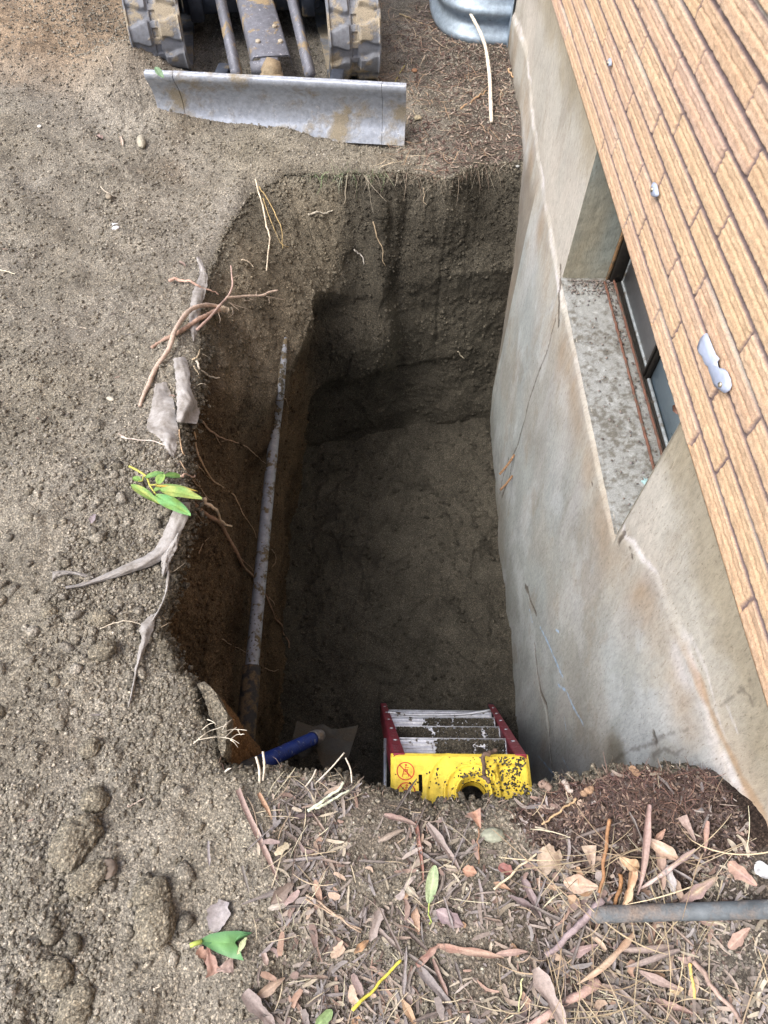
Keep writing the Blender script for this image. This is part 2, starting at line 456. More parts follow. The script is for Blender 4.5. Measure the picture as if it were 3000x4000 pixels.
# big clods, lower left of the picture (photo pixel, radius in metres, height)
for (cx, cy, r, h) in [(120, 3390, .035, .02), (420, 3360, .03, .015), (180, 3200, .025, .015), (90, 3100, .03, .02), (330, 3010, .02, .02), (440, 2960, .022, .018), (230, 2780, .025, .02), (330, 2700, .02, .02),
                       (130, 3780, .045, .03), (220, 3600, .03, .02), (60, 3930, .04, .025), (760, 3760, .022, .014), (540, 3960, .04, .02), (480, 3060, .03, .018), (680, 3225, .03, .014), (140, 2950, .03, .02), (200, 2600, .03, .02), (330, 2570, .02, .02), (500, 2700, .02, .02),
                       (430, 2380, .02, .015), (210, 2440, .02, .015), (240, 2320, .025, .02), (150, 2050, .02, .015), (300, 1890, .02, .02), (520, 1760, .03, .02), (360, 1650, .03, .03), (220, 1600, .02, .02), (420, 780, .03, .03), (640, 700, .03, .02), (150, 1490, .03, .02)]:
    p = PG(cx, cy); ddx = fx - p[0]; ddy = fy - p[1]
    m = (abs(ddx) < r * 1.6) & (abs(ddy) < r * 1.6)
    dd = np.sqrt(ddx[m] ** 2 + ddy[m] ** 2) * (1 + .25 * fbm(fx[m] * 45, fy[m] * 45, oct=3, seed=61))
    dz[m] += .7 * h * np.sqrt(np.clip(1 - (dd / r) ** 2, 0, 1)) * .9
dz -= .03 * np.exp(-(((fx + .05) / .30) ** 2 + ((fy - 3.34) / .10) ** 2))
lip = np.exp(-np.clip(fs, 0, 9) / .022)
dz = dz * (1 - .6 * lip) - .014 * lip - .01 * np.exp(-np.clip(fs, 0, 9) / .08)
z[fine] += dz
# ground meets the foundation
z = np.where(x > .74, -.45, z)
keep = sd > -.006
snap = (sd < 0) & keep
x2 = np.where(snap, near[:, 0], x); y2 = np.where(snap, near[:, 1], y)
ZG = z.reshape(GX.shape)
def gz(px_, py_):
    """height of the finished ground at world x, y (arrays)"""
    px_ = np.asarray(px_, float); py_ = np.asarray(py_, float)
    i = np.clip(np.searchsorted(gx, px_) - 1, 0, len(gx) - 2); j = np.clip(np.searchsorted(gy, py_) - 1, 0, len(gy) - 2)
    u = (px_ - gx[i]) / (gx[i + 1] - gx[i]); v = (py_ - gy[j]) / (gy[j + 1] - gy[j])
    return ZG[i, j] * (1 - u) * (1 - v) + ZG[i + 1, j] * u * (1 - v) + ZG[i, j + 1] * (1 - u) * v + ZG[i + 1, j + 1] * u * v
# soil colour: dry pale crust, moist earth, dark mulch
DRY = np.array([.232, .214, .170]); DRY2 = np.array([.285, .270, .235]); MOIST = np.array([.080, .074, .059]); MULCH = np.array([.045, .033, .027]); WARM = np.array([.110, .080, .050])
col = np.tile(DRY, (len(x), 1))
n_ = fbm(fx * 1.6, fy * 1.6, oct=4, seed=70); k = np.clip(.45 + n_ * .9 + .3 * sstep(1.4, 3.0, fy), 0, 1)[:, None]
cf = DRY * (1 - k) + DRY2 * k
k = np.clip(fbm(fx * 5, fy * 5, oct=4, seed=71) * 1.8 - .55, 0, 1)[:, None] * .55
cf = cf * (1 - k) + WARM * 1.25 * k
k = (sstep(.06, .0, fs + fbm(fx * 14, fy * 14, oct=3, seed=73) * .03) * .35)[:, None]; cf = cf * (1 - k) + MOIST * 1.5 * k
k = (lm * .55 * np.clip(.8 + fbm(fx * 9, fy * 9, oct=3, seed=74), 0, 1))[:, None]; cf = cf * (1 - k) + MULCH * 1.5 * k
dk = (sstep(1.25, .8, ((fx - .53) / .22) ** 2 + ((fy - .24) / .115) ** 2 + .5 * fbm(fx * 12, fy * 12, oct=3, seed=76)) * (fy < 1) * .92)[:, None] + (sstep(.15, .45, fx) * sstep(.3, .1, fy) * .6)[:, None] + (sstep(.1, .5, fx) * sstep(2.95, 3.5, fy) * .5 * (fy > 2.5))[:, None]
dk = np.clip(dk, 0, 1); cf = cf * (1 - dk) + MULCH * dk
k = (sstep(-.95, -1.5, fx) * sstep(3.3, 4.0, fy))[:, None] * .6; cf = cf * (1 - k) + np.array([.34, .235, .14]) * k
col[fine] = cf
nu, nv = GX.shape
F = grid_faces(nu, nv)
F = F[keep[F].all(1)]
used = np.zeros(len(x), bool); used[F.ravel()] = True
remap = np.cumsum(used) - 1
ground = mesh_np('ground', np.stack([x2, y2, z], 1)[used], remap[F], SOIL, col=col[used])
tag(ground, kind='structure')

# ------------------------------------------------------------------ walls of the hole
NV = 250
vv = np.linspace(0, 1, NV)
tz = gz(TOPJ[:, 0], TOPJ[:, 1])
tz = np.where(TOP[:, 0] > .74, -.42, tz)
Tn = np.column_stack([TOPJ[:, 0], TOPJ[:, 1], tz - .004])
Bn = np.column_stack([BOT, np.full(NS, ZF - .06)])
S_ = np.repeat(_s[:, None], NV, 1)
V_ = np.repeat(vv[None], NS, 0)
vm = .36
a = np.clip(V_ / vm, 0, 1)[..., None]; b_ = np.clip((V_ - vm) / (1 - vm), 0, 1)[..., None]
over = (sstep(.02, .08, MID[:, 0] - BOT[:, 0]) * sstep(2.40, 2.12, MID[:, 1]))[:, None, None]
bb = over * (1 - (1 - b_) ** 3.0) + (1 - over) * b_
P3 = Tn[:, None] * (1 - a) + MID[:, None] * a
low = MID[:, None] + (Bn - MID)[:, None] * np.concatenate([bb, bb, b_], 2)
P3 = np.where((V_ > vm)[..., None], low, P3)
# outward normals in plan
pn = np.roll(P3, -1, 0) - np.roll(P3, 1, 0); nx = pn[..., 1]; ny = -pn[..., 0]; ln = np.sqrt(nx ** 2 + ny ** 2) + 1e-9; nx /= ln; ny /= ln
sg = np.where(((P3[..., 0] - .1) * nx + (P3[..., 1] - 1.5) * ny).mean() > 0, 1, -1); nx *= sg; ny *= sg
X3, Y3, Z3 = P3[..., 0].ravel(), P3[..., 1].ravel(), P3[..., 2].ravel()
isfar = (Y3 > 2.5)
D = fbm(X3 * 2.3, Y3 * 2.3, Z3 * 1.9, oct=3, seed=80) * np.where(isfar, .018, .040)
D += fbm(X3 * 8, Y3 * 8, Z3 * 7, oct=5, seed=81, gain=.6) * np.where(isfar, .009, .017) - np.abs(fbm(X3 * 5, Y3 * 5, Z3 * 8, oct=4, seed=89, gain=.6)) * np.where(isfar, .014, .022)
w1, w2, cid = worley(X3 * 5 + fbm(X3 * 6, Y3 * 6, Z3 * 6, oct=2, seed=82) * .35, Y3 * 5, Z3 * 3.4, seed=83)
D += (cid - .5) * np.where(isfar & (X3 > .1), .018, .036) * sstep(0, .30, w2 - w1)
D += fbm(X3 * 38, Y3 * 38, Z3 * 38, oct=4, seed=84, gain=.75) * .0085
w1, w2, cid = worley(X3 * 30, Y3 * 30, Z3 * 30, seed=90); D -= np.clip(.6 - w1, 0, 1) * .022 * np.clip(cid * 2 - 1.1, 0, 1)
# bucket tooth scores on the far wall
for gx0, wd, dp in ((.31, .008, .010), (.10, .030, .020), (.47, .006, .005)):
    xx = X3 - gx0 - .02 * vnoise(Z3 * 4, Z3 * 0 + gx0, seed=85)
    D += isfar * dp * np.exp(-(xx / wd) ** 2) * sstep(-.15, -.35, Z3) * sstep(-1.5, -1.1, Z3)
# bulging lump left in the far wall and the ledge under it
D -= isfar * .15 * np.exp(-(np.abs((X3 + .15) / .20) ** 3 + np.abs((Z3 + 1.02) / .22) ** 3))
D -= isfar * .045 * np.exp(-(((X3 + .02) / .05) ** 2 + ((Z3 + .55) / .45) ** 2))
D += isfar * .025 * sstep(-1.26, -1.30, Z3) * sstep(.5, .2, X3)
D -= isfar * .02 * sstep(-1.5, -1.7, Z3)
# drip line just under the rim: roots and turf overhang a little
D += .012 * np.exp(-((V_.ravel() - .05) / .03) ** 2)
D *= sstep(0, .11, V_.ravel()) * .9 + .1 * sstep(0, .03, V_.ravel())
X3 = X3 + nx.ravel() * D; Y3 = Y3 + ny.ravel() * D; Z3 = Z3 + fbm(X3 * 9, Y3 * 9, Z3 * 9, oct=2, seed=86) * .012 * sstep(0, .05, V_.ravel())
# top row tucks under the ground sheet
r0 = (V_.ravel() == 0); X3 = np.where(r0, X3 + nx.ravel() * .006, X3); Y3 = np.where(r0, Y3 + ny.ravel() * .006, Y3); Z3 = np.where(r0, Z3 - .002, Z3)
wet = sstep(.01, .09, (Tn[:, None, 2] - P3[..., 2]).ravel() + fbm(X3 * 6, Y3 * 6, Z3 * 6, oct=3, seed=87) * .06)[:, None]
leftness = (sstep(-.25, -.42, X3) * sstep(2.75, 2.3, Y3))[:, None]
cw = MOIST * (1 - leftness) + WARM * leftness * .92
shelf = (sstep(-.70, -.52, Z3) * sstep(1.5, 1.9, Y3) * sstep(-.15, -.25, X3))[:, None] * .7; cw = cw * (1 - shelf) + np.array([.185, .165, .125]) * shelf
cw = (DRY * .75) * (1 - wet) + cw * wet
k = np.clip(fbm(X3 * 4, Y3 * 4, Z3 * 7, oct=4, seed=88) * .9, -.45, .6)[:, None]; cw = cw * (1 + k * .7)
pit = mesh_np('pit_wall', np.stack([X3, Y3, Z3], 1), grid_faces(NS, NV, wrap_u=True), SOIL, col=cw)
tag(pit, kind='structure')

# ------------------------------------------------------------------ floor of the hole
fxx = axis([(-.75, .90, .0075)]); fyy = axis([(.0, 3.15, .0075)])
FX, FY = np.meshgrid(fxx, fyy, indexing='ij'); X, Y = FX.ravel(), FY.ravel()
Zf = np.full(X.shape, ZF) + .02 + .06 * sstep(.9, .3, Y)
Zf += fbm(X * 2.4, Y * 2.4, oct=4, seed=100) * .045
smooth_m = np.zeros_like(X)
foot = []
for (cx, cy, ang, L, Wd) in [(1520, 2010, 75, .15, .055), (1290, 2170, 110, .13, .05), (1370, 2290, 85, .15, .05), (1560, 2120, 60, .13, .06), (1280, 1900, 40, .15, .055), (1640, 2420, 60, .14, .055), (1480, 2560, 120, .15, .07), (1790, 2500, -50, .16, .05), (1430, 2700, 80, .16, .07), (1700, 1820, -40, .15, .05), (1880, 2200, 80, .13, .05)]:
    p = Pz(cx, cy, ZF); t = R(ang); u = (X - p[0]) * math.cos(t) + (Y - p[1]) * math.sin(t); v = -(X - p[0]) * math.sin(t) + (Y - p[1]) * math.cos(t)
    e = np.sqrt((u / L) ** 2 + (v / (Wd * 1.1)) ** 2) + fbm(X * 8, Y * 8, oct=3, seed=int(cx)) * .6
    ins = sstep(1.08, .92, e); Zf -= .010 * ins * (1 + .6 * u / L); Zf += .003 * np.exp(-((e - 1.15) / .13) ** 2); smooth_m = np.maximum(smooth_m, ins)
rg = 1 - .8 * smooth_m
w1, w2, cid = worley(X * 26 + fbm(X * 20, Y * 20, seed=101) * .4, Y * 26, seed=102)
Zf += np.clip(.65 - w1, 0, 1) * .024 * np.clip(cid * 1.8 - .7, 0, 1) * rg
w1, w2, cid = worley(X * 60, Y * 60, seed=104); Zf += np.clip(.7 - w1, 0, 1) * .010 * cid * rg
Zf += fbm(X * 40, Y * 40, oct=4, seed=103, gain=.75) * .009 * rg + fbm(X * 9, Y * 9, oct=4, seed=105) * .022
Zf += .10 * sstep(2.62, 2.95, Y) + .08 * sstep(-.38, -.55, X)
Zf -= np.abs(fbm(X * 4.5 + fbm(X * 3, Y * 3, oct=2, seed=110) * .6, Y * 3.2, oct=3, seed=109)) * .075
k = np.clip(.06 * smooth_m + fbm(X * 3, Y * 3, oct=4, seed=106) * .4, -.3, .4)[:, None]
cfl = MOIST * 1.02 * (1 + k)
floor = mesh_np('pit_floor', np.stack([X, Y, Zf], 1), grid_faces(*FX.shape), SOIL, col=np.tile(cfl, 1))
tag(floor, kind='structure')

bpy.context.view_layer.update()
SURF = [ground, pit, floor]
def hit(px, py, lift=0.0, objs=None):
    """point of the built earth seen at a photo pixel, its normal"""
    d = Vector(ray(px, py)); best = None
    for o in (objs or SURF):
        ok, loc, n, _ = o.ray_cast(Vector(O), d)
        if ok:
            t = (loc - Vector(O)).length
            if best is None or t < best[0]: best = (t, loc, n)
    if best is None: return PG(px, py), np.array([0, 0, 1.0])
    n = np.array(best[2]); n = n if n @ np.array(d) < 0 else -n
    return np.array(best[1]) - np.array(d) * lift, n
def mpp(p):
    """metres per photo pixel at a world point"""
    q = np.array(p) - O; return -(W2C @ q)[2] / FPX
#PART2
# ------------------------------------------------------------------ the house
ZB = .32                                   # underside of the brickwork
ZS = 1.5 - .69 / .41                       # window sill
WY0, WY1 = 1.041, 2.195                    # window opening
house = empty('house', (XW, 1.5, -.2))
tag(house, 'house wall of ribbed tan brick above a stained bare concrete foundation with a basement window', 'house')
def hp(o): o.parent = house; o.matrix_parent_inverse = Matrix.Translation((-XW, -1.5, .2)); return o

def conc_mat():
    m, nt, b = newmat('concrete'); v = coords(nt)
    a = nt.nodes.new('ShaderNodeVertexColor'); a.layer_name = 'Col'
    vs_ = coords(nt, sc3=(1, 1.0, .38))
    n1 = noise(nt, v, 3.0, 5, .6); n2 = noise(nt, vs_, 80, 5, .85); n3 = noise(nt, vs_, 150, 3, .8)
    c = mix(nt, 1.0, a.outputs[0], ramp(nt, n1, [(.3, .86), (.7, 1.12)]), 'MULTIPLY')
    c = mix(nt, 1.0, c, ramp(nt, n2, [(.32, .76), (.5, 1.0), (.68, 1.18)]), 'MULTIPLY')
    sp = ramp(nt, n3, [(.33, 1.0), (.40, 0.0)])
    c = mix(nt, mixf(nt, sp, .62), c, (.13, .10, .065))
    nt.links.new(c, b.inputs['Base Color']); b.inputs['Roughness'].default_value = .85
    p = bump(nt, b, n2, .5, .004); bump(nt, b, n3, .5, .002, p); return m
CONC = conc_mat()
fy_ = np.unique(np.concatenate([axis([(-3.0, -.2, .08), (-.2, 3.7, .0062), (3.7, 5.6, .012), (5.6, 9, .2)]), [WY0, WY1]]))
fz_ = np.unique(np.concatenate([axis([(-2.1, -1.9, .1), (-1.9, ZB + .02, .0062)]), [ZS]]))
FYg, FZg = np.meshgrid(fy_, fz_, indexing='ij'); Y, Z = FYg.ravel(), FZg.ravel()
# picture pixel of every point of the wall plane, so stains sit where they are on the real wall
q = np.stack([np.full(Y.shape, XW), Y, Z], 1) - O
qc = q @ W2C.T
PXX = 1500 + FPX * qc[:, 0] / -qc[:, 2]; PYY = 2000 - FPX * qc[:, 1] / -qc[:, 2]
infr = (qc[:, 2] < -.1)
def wallpt(px, py):
    p = Px(px, py, XW); return (p[1], p[2])
def pdist(poly, closed=False):
    """distance in the wall plane to a polyline given by points (y,z); also parameter 0..1"""
    P = np.array(poly); best = np.full(len(Y), 9.0); par = np.zeros(len(Y)); n = len(P) - 1
    for i in range(n):
        d = P[i + 1] - P[i]; L2 = (d ** 2).sum() + 1e-12
        t = np.clip(((Y - P[i, 0]) * d[0] + (Z - P[i, 1]) * d[1]) / L2, 0, 1)
        e = np.hypot(Y - P[i, 0] - t * d[0], Z - P[i, 1] - t * d[1]); m = e < best
        best[m] = e[m]; par[m] = ((i + t) / n)[m]
    return best, par
grade = [wallpt(*p) for p in [(2060, 180), (2080, 400), (2106, 597), (2130, 760), (2165, 930), (2190, 1080), (2212, 1200), (2260, 1350), (2330, 1640), (2390, 1900), (2440, 2090), (2540, 2190), (2680, 2480), (2760, 2740), (2860, 2990), (2960, 3180)]]
grade = [(5.6, -.2)] + [tuple(g) for g in grade] + [(-.2, .12)]
gy_ = np.array([g[0] for g in grade])[::-1]; gz_ = np.array([g[1] for g in grade])[::-1]
gl = np.interp(Y, gy_, gz_)
wob = fbm(Y * 9, Z * 9, oct=4, seed=200)
below = sstep(.012, -.03, Z - gl + wob * .02)
bulge = .010 * below 
bulge += fbm(Y * 2.2, Z * 1.6, oct=3, seed=201) * .012 * below
bulge += fbm(Y * 30, Z * 12, oct=3, seed=202) * .0014
cr = [
 [(2181, 1250), (2150, 1370), (2110, 1480), (2080, 1560), (2060, 1640), (2035, 1730), (2012, 1780)],
 [(2012, 1780), (2000, 1860), (1965, 1940)],
 [(2070, 2300), (2082, 2345), (2105, 2400)],
 [(2098, 2520), (2105, 2610), (2118, 2700), (2140, 2760), (2152, 2870)],
 [(2152, 2870), (2165, 2960), (2172, 3050)],
 [(1995, 1790), (1968, 1870), (1955, 1930)]]
dark = np.zeros(len(Y))
for i, c_ in enumerate(cr):
    d, t = pdist([wallpt(*p) for p in c_]); d = d + vnoise(Y * 60, Z * 60, seed=203 + i) * .002
    wd = (.0065, .009, .009, .011, .007, .007)[i]
    kk = sstep(wd, wd * .3, d); bulge -= kk * .006; kk = sstep(wd * 1.25, wd * .6, d); dark = np.maximum(dark, kk)
    if i == 3:
        kk = sstep(.022, .01, d) * sstep(.55, .8, t) * sstep(1, .9, t); dark = np.maximum(dark, kk * .8); bulge -= kk * .008
for (a_, b2, wd) in [((2188, 1040), (2195, 1270), .015), ((2062, 2290), (2072, 2312), .012), ((2560, 2865), (2566, 2890), .009), ((2440, 2085), (2428, 2115), .009), ((2322, 1880), (2330, 1900), .009), ((2533, 2045), (2528, 2070), .006), ((2470, 2140), (2480, 2180), .007)]:
    d, t = pdist([wallpt(*a_), wallpt(*b2)]); d = d + wob * .010 + fbm(Y * 60, Z * 40, oct=3, seed=260) * .010; kk = sstep(wd * 1.15, wd * .6, d); dark = np.maximum(dark, kk * .95); bulge -= kk * .002
# colours of the bare concrete
c0 = np.array([.41, .40, .355])
col = np.tile(c0, (len(Y), 1))
def blend(col, k, c): k = np.clip(k, 0, 1)[:, None]; return col * (1 - k) + np.array(c) * k
vst = fbm(Y * 9, Z * 2.0, oct=5, seed=210); big = fbm(Y * 1.9, Z * 2.6, oct=3, seed=211)
col = blend(col, sstep(0, -.5, Z - gl) * .9, (.30, .335, .335))          # cooler, cement grey where it was buried
col = blend(col, (vst * 1.6) * below * .7, (.44, .47, .49))
col = blend(col, sstep(.05, .35, fbm(Y * 4, Z * 3, oct=5, seed=262, gain=.65)) * below * .55, (.45, .49, .51))
col = blend(col, sstep(.1, .4, fbm(Y * 6, Z * 4, oct=5, seed=263, gain=.7)) * .35, (.25, .22, .17))
col = blend(col, sstep(.05, .5, big + vst * .3) * below * .32, (.28, .245, .19))
col = blend(col, np.exp(-(((Z - gl + .11) / .09) ** 2)) * (.34 + vst), (.32, .25, .17))  # brown band under old grade
col = blend(col, (1 - below) * sstep(-.35, .5, big + wob * .4) * .55, (.48, .445, .39))
col = blend(col, (1 - below) * sstep(ZB - .20, ZB - .02, Z + wob * .08) * .75, (.27, .235, .16))      # darker, browner strip towards the brick
eff = np.exp(-((Z - gl + .004 + wob * .045) / .009) ** 2) * np.clip(.26 + fbm(Y * 7, Z * 3, oct=4, seed=212) * 1.6, 0, 1)
eff = np.maximum(eff, np.exp(-((Z - gl + .045 + wob * .03) / .035) ** 2) * .6 * sstep(.95, .5, Y) * np.clip(.3 + wob * 1.6, 0, 1))
col = blend(col, eff * .8, (.58, .57, .59))
rs, _ = pdist([wallpt(*p) for p in [(2600, 2400), (2690, 2560), (2740, 2680), (2790, 2810), (2860, 2960), (2940, 3120), (2985, 3250)]])
t_ = _; rs = rs + wob * .012 + fbm(Y * 30, Z * 10, oct=3, seed=214) * .006
col = blend(col, sstep(.024, .006, rs + wob * .01) * sstep(0, .35, t_) * .65, (.31, .19, .095))
col = blend(col, sstep(.09, .02, rs) * sstep(.3, .7, t_) * .25, (.40, .29, .18))
for (pl, wd) in (([(2700, 2490), (2760, 2620), (2800, 2790), (2830, 2870)], .010), ([(2830, 2950), (2880, 3060), (2930, 3170)], .022), ([(2480, 2120), (2520, 2190)], .014), ([(2840, 2760), (2880, 2860)], .009)):
    d, t = pdist([wallpt(*p) for p in pl]); col = blend(col, sstep(wd, wd * .3, d + wob * .012) * .6 * np.clip(.6 + wob, 0, 1), (.62, .61, .62))
for i, (pl, wd) in enumerate((([(2120, 2450), (2145, 2500), (2180, 2580), (2212, 2645)], .0075), ([(2190, 2675), (2225, 2700), (2245, 2750), (2290, 2830)], .0065), ([(2080, 2380), (2090, 2430)], .005), ([(2210, 2960), (2240, 3010)], .004), ([(2110, 2950), (2180, 3030)], .004), ([(2215, 2800), (2222, 2850)], .004), ([(2185, 2460), (2195, 2470)], .006))):
    d, t = pdist([wallpt(*p) for p in pl]); d = d + fbm(Y * 70, Z * 70, oct=2, seed=220 + i) * .003
    col = blend(col, sstep(wd, wd * .35, d) * (.75 + fbm(Y * 60, Z * 60, oct=2, seed=230) * .9), (.36, .52, .72))
for pl in ([(2400, 2990), (2430, 2960), (2480, 2930), (2560, 2900), (2600, 2870), (2690, 2850)], [(2560, 2950), (2600, 2925), (2640, 2945), (2670, 2930)], [(2810, 2760), (2850, 2730), (2900, 2690), (2930, 2660)], [(2890, 2690), (2925, 2715), (2940, 2750)]):
    d, t = pdist([wallpt(*p) for p in pl]); dark = np.maximum(dark, sstep(.006, .001, d + wob * .008 + fbm(Y * 50, Z * 50, oct=3, seed=261) * .006) * .55)
d, t = pdist([wallpt(2420, 2960), wallpt(2440, 3010)]); col = blend(col, sstep(.10, .02, d + wob * .03) * .6, (.10, .09, .06))
soil_line = sstep(.10, -.02, Z - gz(np.full(Y.shape, .66), Y) + wob * .06) * (Y > 2.9) + 0
col = blend(col, soil_line * .7, (.15, .12, .085))
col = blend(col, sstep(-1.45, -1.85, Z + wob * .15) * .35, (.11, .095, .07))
col = blend(col, dark * .85, (.06, .045, .032))
keepf = ~((Y > WY0 + 1e-4) & (Y < WY1 - 1e-4) & (Z > ZS + 1e-4))
F = grid_faces(*FYg.shape)
cy = (Y[F[:, 0]] + Y[F[:, 2]]) / 2; cz = (Z[F[:, 0]] + Z[F[:, 2]]) / 2
F = F[~((cy > WY0) & (cy < WY1) & (cz > ZS))]
edge = np.maximum(np.maximum(WY0 - Y, Y - WY1), ZS - Z); bulge *= sstep(-.001, .03, np.abs(edge))
bulge -= .004 * np.exp(-(edge / .006) ** 2)
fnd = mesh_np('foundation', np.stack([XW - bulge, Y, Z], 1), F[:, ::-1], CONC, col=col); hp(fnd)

# reveals and sill: rough concrete returns
def patch(name, o, u, v, nu, nv, mat, colr, amp=.002, seed=0, parentfn=hp, flipf=False):
    U, V2 = np.meshgrid(np.linspace(0, 1, nu), np.linspace(0, 1, nv), indexing='ij'); U = U.ravel(); V2 = V2.ravel()
    P = np.array(o)[None] + U[:, None] * np.array(u) + V2[:, None] * np.array(v)
    n = np.cross(u, v); n = n / np.linalg.norm(n)
    h = fbm(P[:, 0] * 40 + seed, P[:, 1] * 40, P[:, 2] * 40, oct=3, seed=seed) * amp
    P = P + h[:, None] * n
    cc = colr(P) if callable(colr) else np.tile(np.array(colr), (len(P), 1))
    F = grid_faces(nu, nv);  F = F[:, ::-1] if flipf else F
    return parentfn(mesh_np(name, P, F, mat, col=cc))
XR = .935
def blend_p(P, a, b):
    k = np.clip(.5 + fbm(P[:, 0] * 7, P[:, 1] * 7, P[:, 2] * 3, oct=4, seed=240) * 1.5 + (P[:, 0] - .8) * 3, 0, 1)[:, None]
    return np.array(a) * (1 - k) + np.array(b) * k
patch('window_reveal', (XW, WY1, ZS), (XR + .08 - XW, 0, 0), (0, 0, ZB - ZS + .02), 60, 110, CONC, lambda P: blend_p(P, (.25, .275, .245), (.29, .27, .20)), .0015, 3)

patch('window_reveal', (XW, WY0, ZS), (XR + .08 - XW, 0, 0), (0, 0, ZB - ZS + .02), 60, 80, CONC, (.30, .29, .25), .0015, 4, flipf=True)
def sillcol(P):
    c = np.tile(np.array([.255, .265, .255]), (len(P), 1)); n = fbm(P[:, 0] * 60, P[:, 1] * 60, oct=4, seed=245, gain=.75); b = fbm(P[:, 0] * 8, P[:, 1] * 8, oct=3, seed=246)
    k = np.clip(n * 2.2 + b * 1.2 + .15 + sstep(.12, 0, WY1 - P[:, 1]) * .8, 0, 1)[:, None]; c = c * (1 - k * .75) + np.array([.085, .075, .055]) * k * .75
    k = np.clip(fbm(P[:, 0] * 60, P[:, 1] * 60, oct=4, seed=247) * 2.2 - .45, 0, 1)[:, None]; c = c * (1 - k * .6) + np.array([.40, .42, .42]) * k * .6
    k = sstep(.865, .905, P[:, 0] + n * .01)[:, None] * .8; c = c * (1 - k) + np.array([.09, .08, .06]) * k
    return c
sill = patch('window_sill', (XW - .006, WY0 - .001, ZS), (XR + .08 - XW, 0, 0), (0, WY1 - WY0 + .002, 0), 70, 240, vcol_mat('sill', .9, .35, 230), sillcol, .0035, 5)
# window: steel frame, tracks, panes
win = hp(empty('window', (0, 0, 0)))
def wp(o): o.parent = win; return o
RUST = metal('rust', (.17, .085, .06), .2, .85, (.11, .09, .07), .50, .66, 30)
DARKM = metal('dark_metal', (.035, .032, .028), .5, .55, (.12, .10, .075), .62, .72, 14)
GREYM = metal('grey_frame', (.34, .38, .39), .3, .6, (.10, .085, .06), .52, .66, 30)
for xx_, hh in ((.846, .012), (.880, .022)):
    b = MB(); n = 120; ys = np.linspace(WY0 + .001, WY1 - .03, n)
    b.tube(np.stack([np.full(n, xx_) + RNG.normal(0, .0006, n), ys, np.full(n, ZS + hh * .6)], 1), .0048, 6, rough=.2, seed=3); wp(b.build('sill_track', RUST))
b = MB(); b.box(.893, .907, WY0, WY1, ZS + .001, ZS + .009, .002); wp(b.build('lower_rail', DARKM))
ym = 1.665
b = MB(); b.box(.893, .917, ym - .014, ym + .014, ZS + .010, ZB + .02, .004); b.box(.885, .893, ym - .005, ym + .005, ZS + .017, ZB + .02, .001); wp(b.build('mullion', DARKM))
b = MB(); b.box(.868, .925, WY1 - .030, WY1 - .003, ZS + .003, ZB + .02, .003); wp(b.build('side_frame', DARKM))
b = MB(); b.box(.856, .867, WY1 - .014, WY1 - .002, ZS, ZB + .02, .002); wp(b.build('rust_strip', metal('rusty_edge', (.30, .18, .09), .1, .85, (.20, .15, .09), .5, .62, 22)))
b = MB(); b.box(.908, .918, ym + .015, WY1 - .03, ZS + .004, ZS + .016, .002); b.box(.910, .918, ym + .015, ym + .025, ZS + .0165, ZB + .02, .002); b.box(.910, .918, WY1 - .040, WY1 - .03, ZS + .0165, ZB + .02, .002)
wp(b.build('sash', GREYM))
b = MB(); b.box(.899, .909, WY0, ym - .015, ZS + .0095, ZS + .020, .002); wp(b.build('sash', GREYM))
def glass_mat(nm, c, dirt):  # pale pane colour stands in for a reflection
    m, nt, b = newmat(nm); v = coords(nt); n1 = noise(nt, v, 18, 5, .7)
    nt.links.new(mix(nt, ramp(nt, n1, [(.35, 0.0), (.8, .5)]), c, dirt), b.inputs['Base Color']); nt.links.new(ramp(nt, n1, [(.3, .25), (.8, .6)]), b.inputs['Roughness'])
    b.inputs['Specular IOR Level'].default_value = .8; return m
b = MB(); b.box(.9135, .917, ym + .0255, WY1 - .0405, ZS + .012, ZB + .02); wp(b.build('pane', glass_mat('screen', (.20, .20, .205), (.26, .26, .25))))
b = MB(); b.box(.911, .915, WY0 + .001, ym - .015, ZS + .015, ZB + .02); wp(b.build('pane', glass_mat('glass', (.34, .46, .52), (.42, .48, .50))))

# brickwork
def brick_mat():
    m, nt, b = newmat('brick'); v = coords(nt)
    a = nt.nodes.new('ShaderNodeVertexColor'); a.layer_name = 'Col'
    n1 = noise(nt, v, 260, 3, .75); n2 = noise(nt, v, 28, 5, .7)
    c = mix(nt, 1.0, a.outputs[0], ramp(nt, n1, [(.28, .72), (.72, 1.22)]), 'MULTIPLY')
    c = mix(nt, 1.0, c, ramp(nt, n2, [(.3, .88), (.7, 1.10)]), 'MULTIPLY')
    nt.links.new(c, b.inputs['Base Color']); b.inputs['Roughness'].default_value = .88
    bump(nt, b, n1, .6, .0025); return m
by = axis([(-3, -.25, .05), (-.25, 4.2, .0042), (4.2, 9, .03)]); bz = axis([(ZB, 1.25, .0030), (1.25, 3.2, .02)])
BY, BZ = np.meshgrid(by, bz, indexing='ij'); Y, Z = BY.ravel(), BZ.ravel()
CH, BL = .0655, .395
zz = (Z - ZB + .004); row = np.floor(zz / CH); tzv = zz / CH - row
off = np.where(row % 2 == 0, .568, .568 + .264) + (_hash(row.astype(np.int64), np.zeros(len(row), np.int64), np.zeros(len(row), np.int64), 5) - .5) * .03
uu = (Y - off) / BL; bi = np.floor(uu); tu = uu - bi
rid = _hash(row.astype(np.int64), bi.astype(np.int64), np.zeros(len(row), np.int64), 9); rid2 = _hash(row.astype(np.int64), bi.astype(np.int64), np.ones(len(row), np.int64), 19)
en = fbm(Y * 70, Z * 70, oct=3, seed=250, gain=.7)
dj = np.minimum(tu, 1 - tu) * BL - .0038 + en * .0016            # distance from the head joint
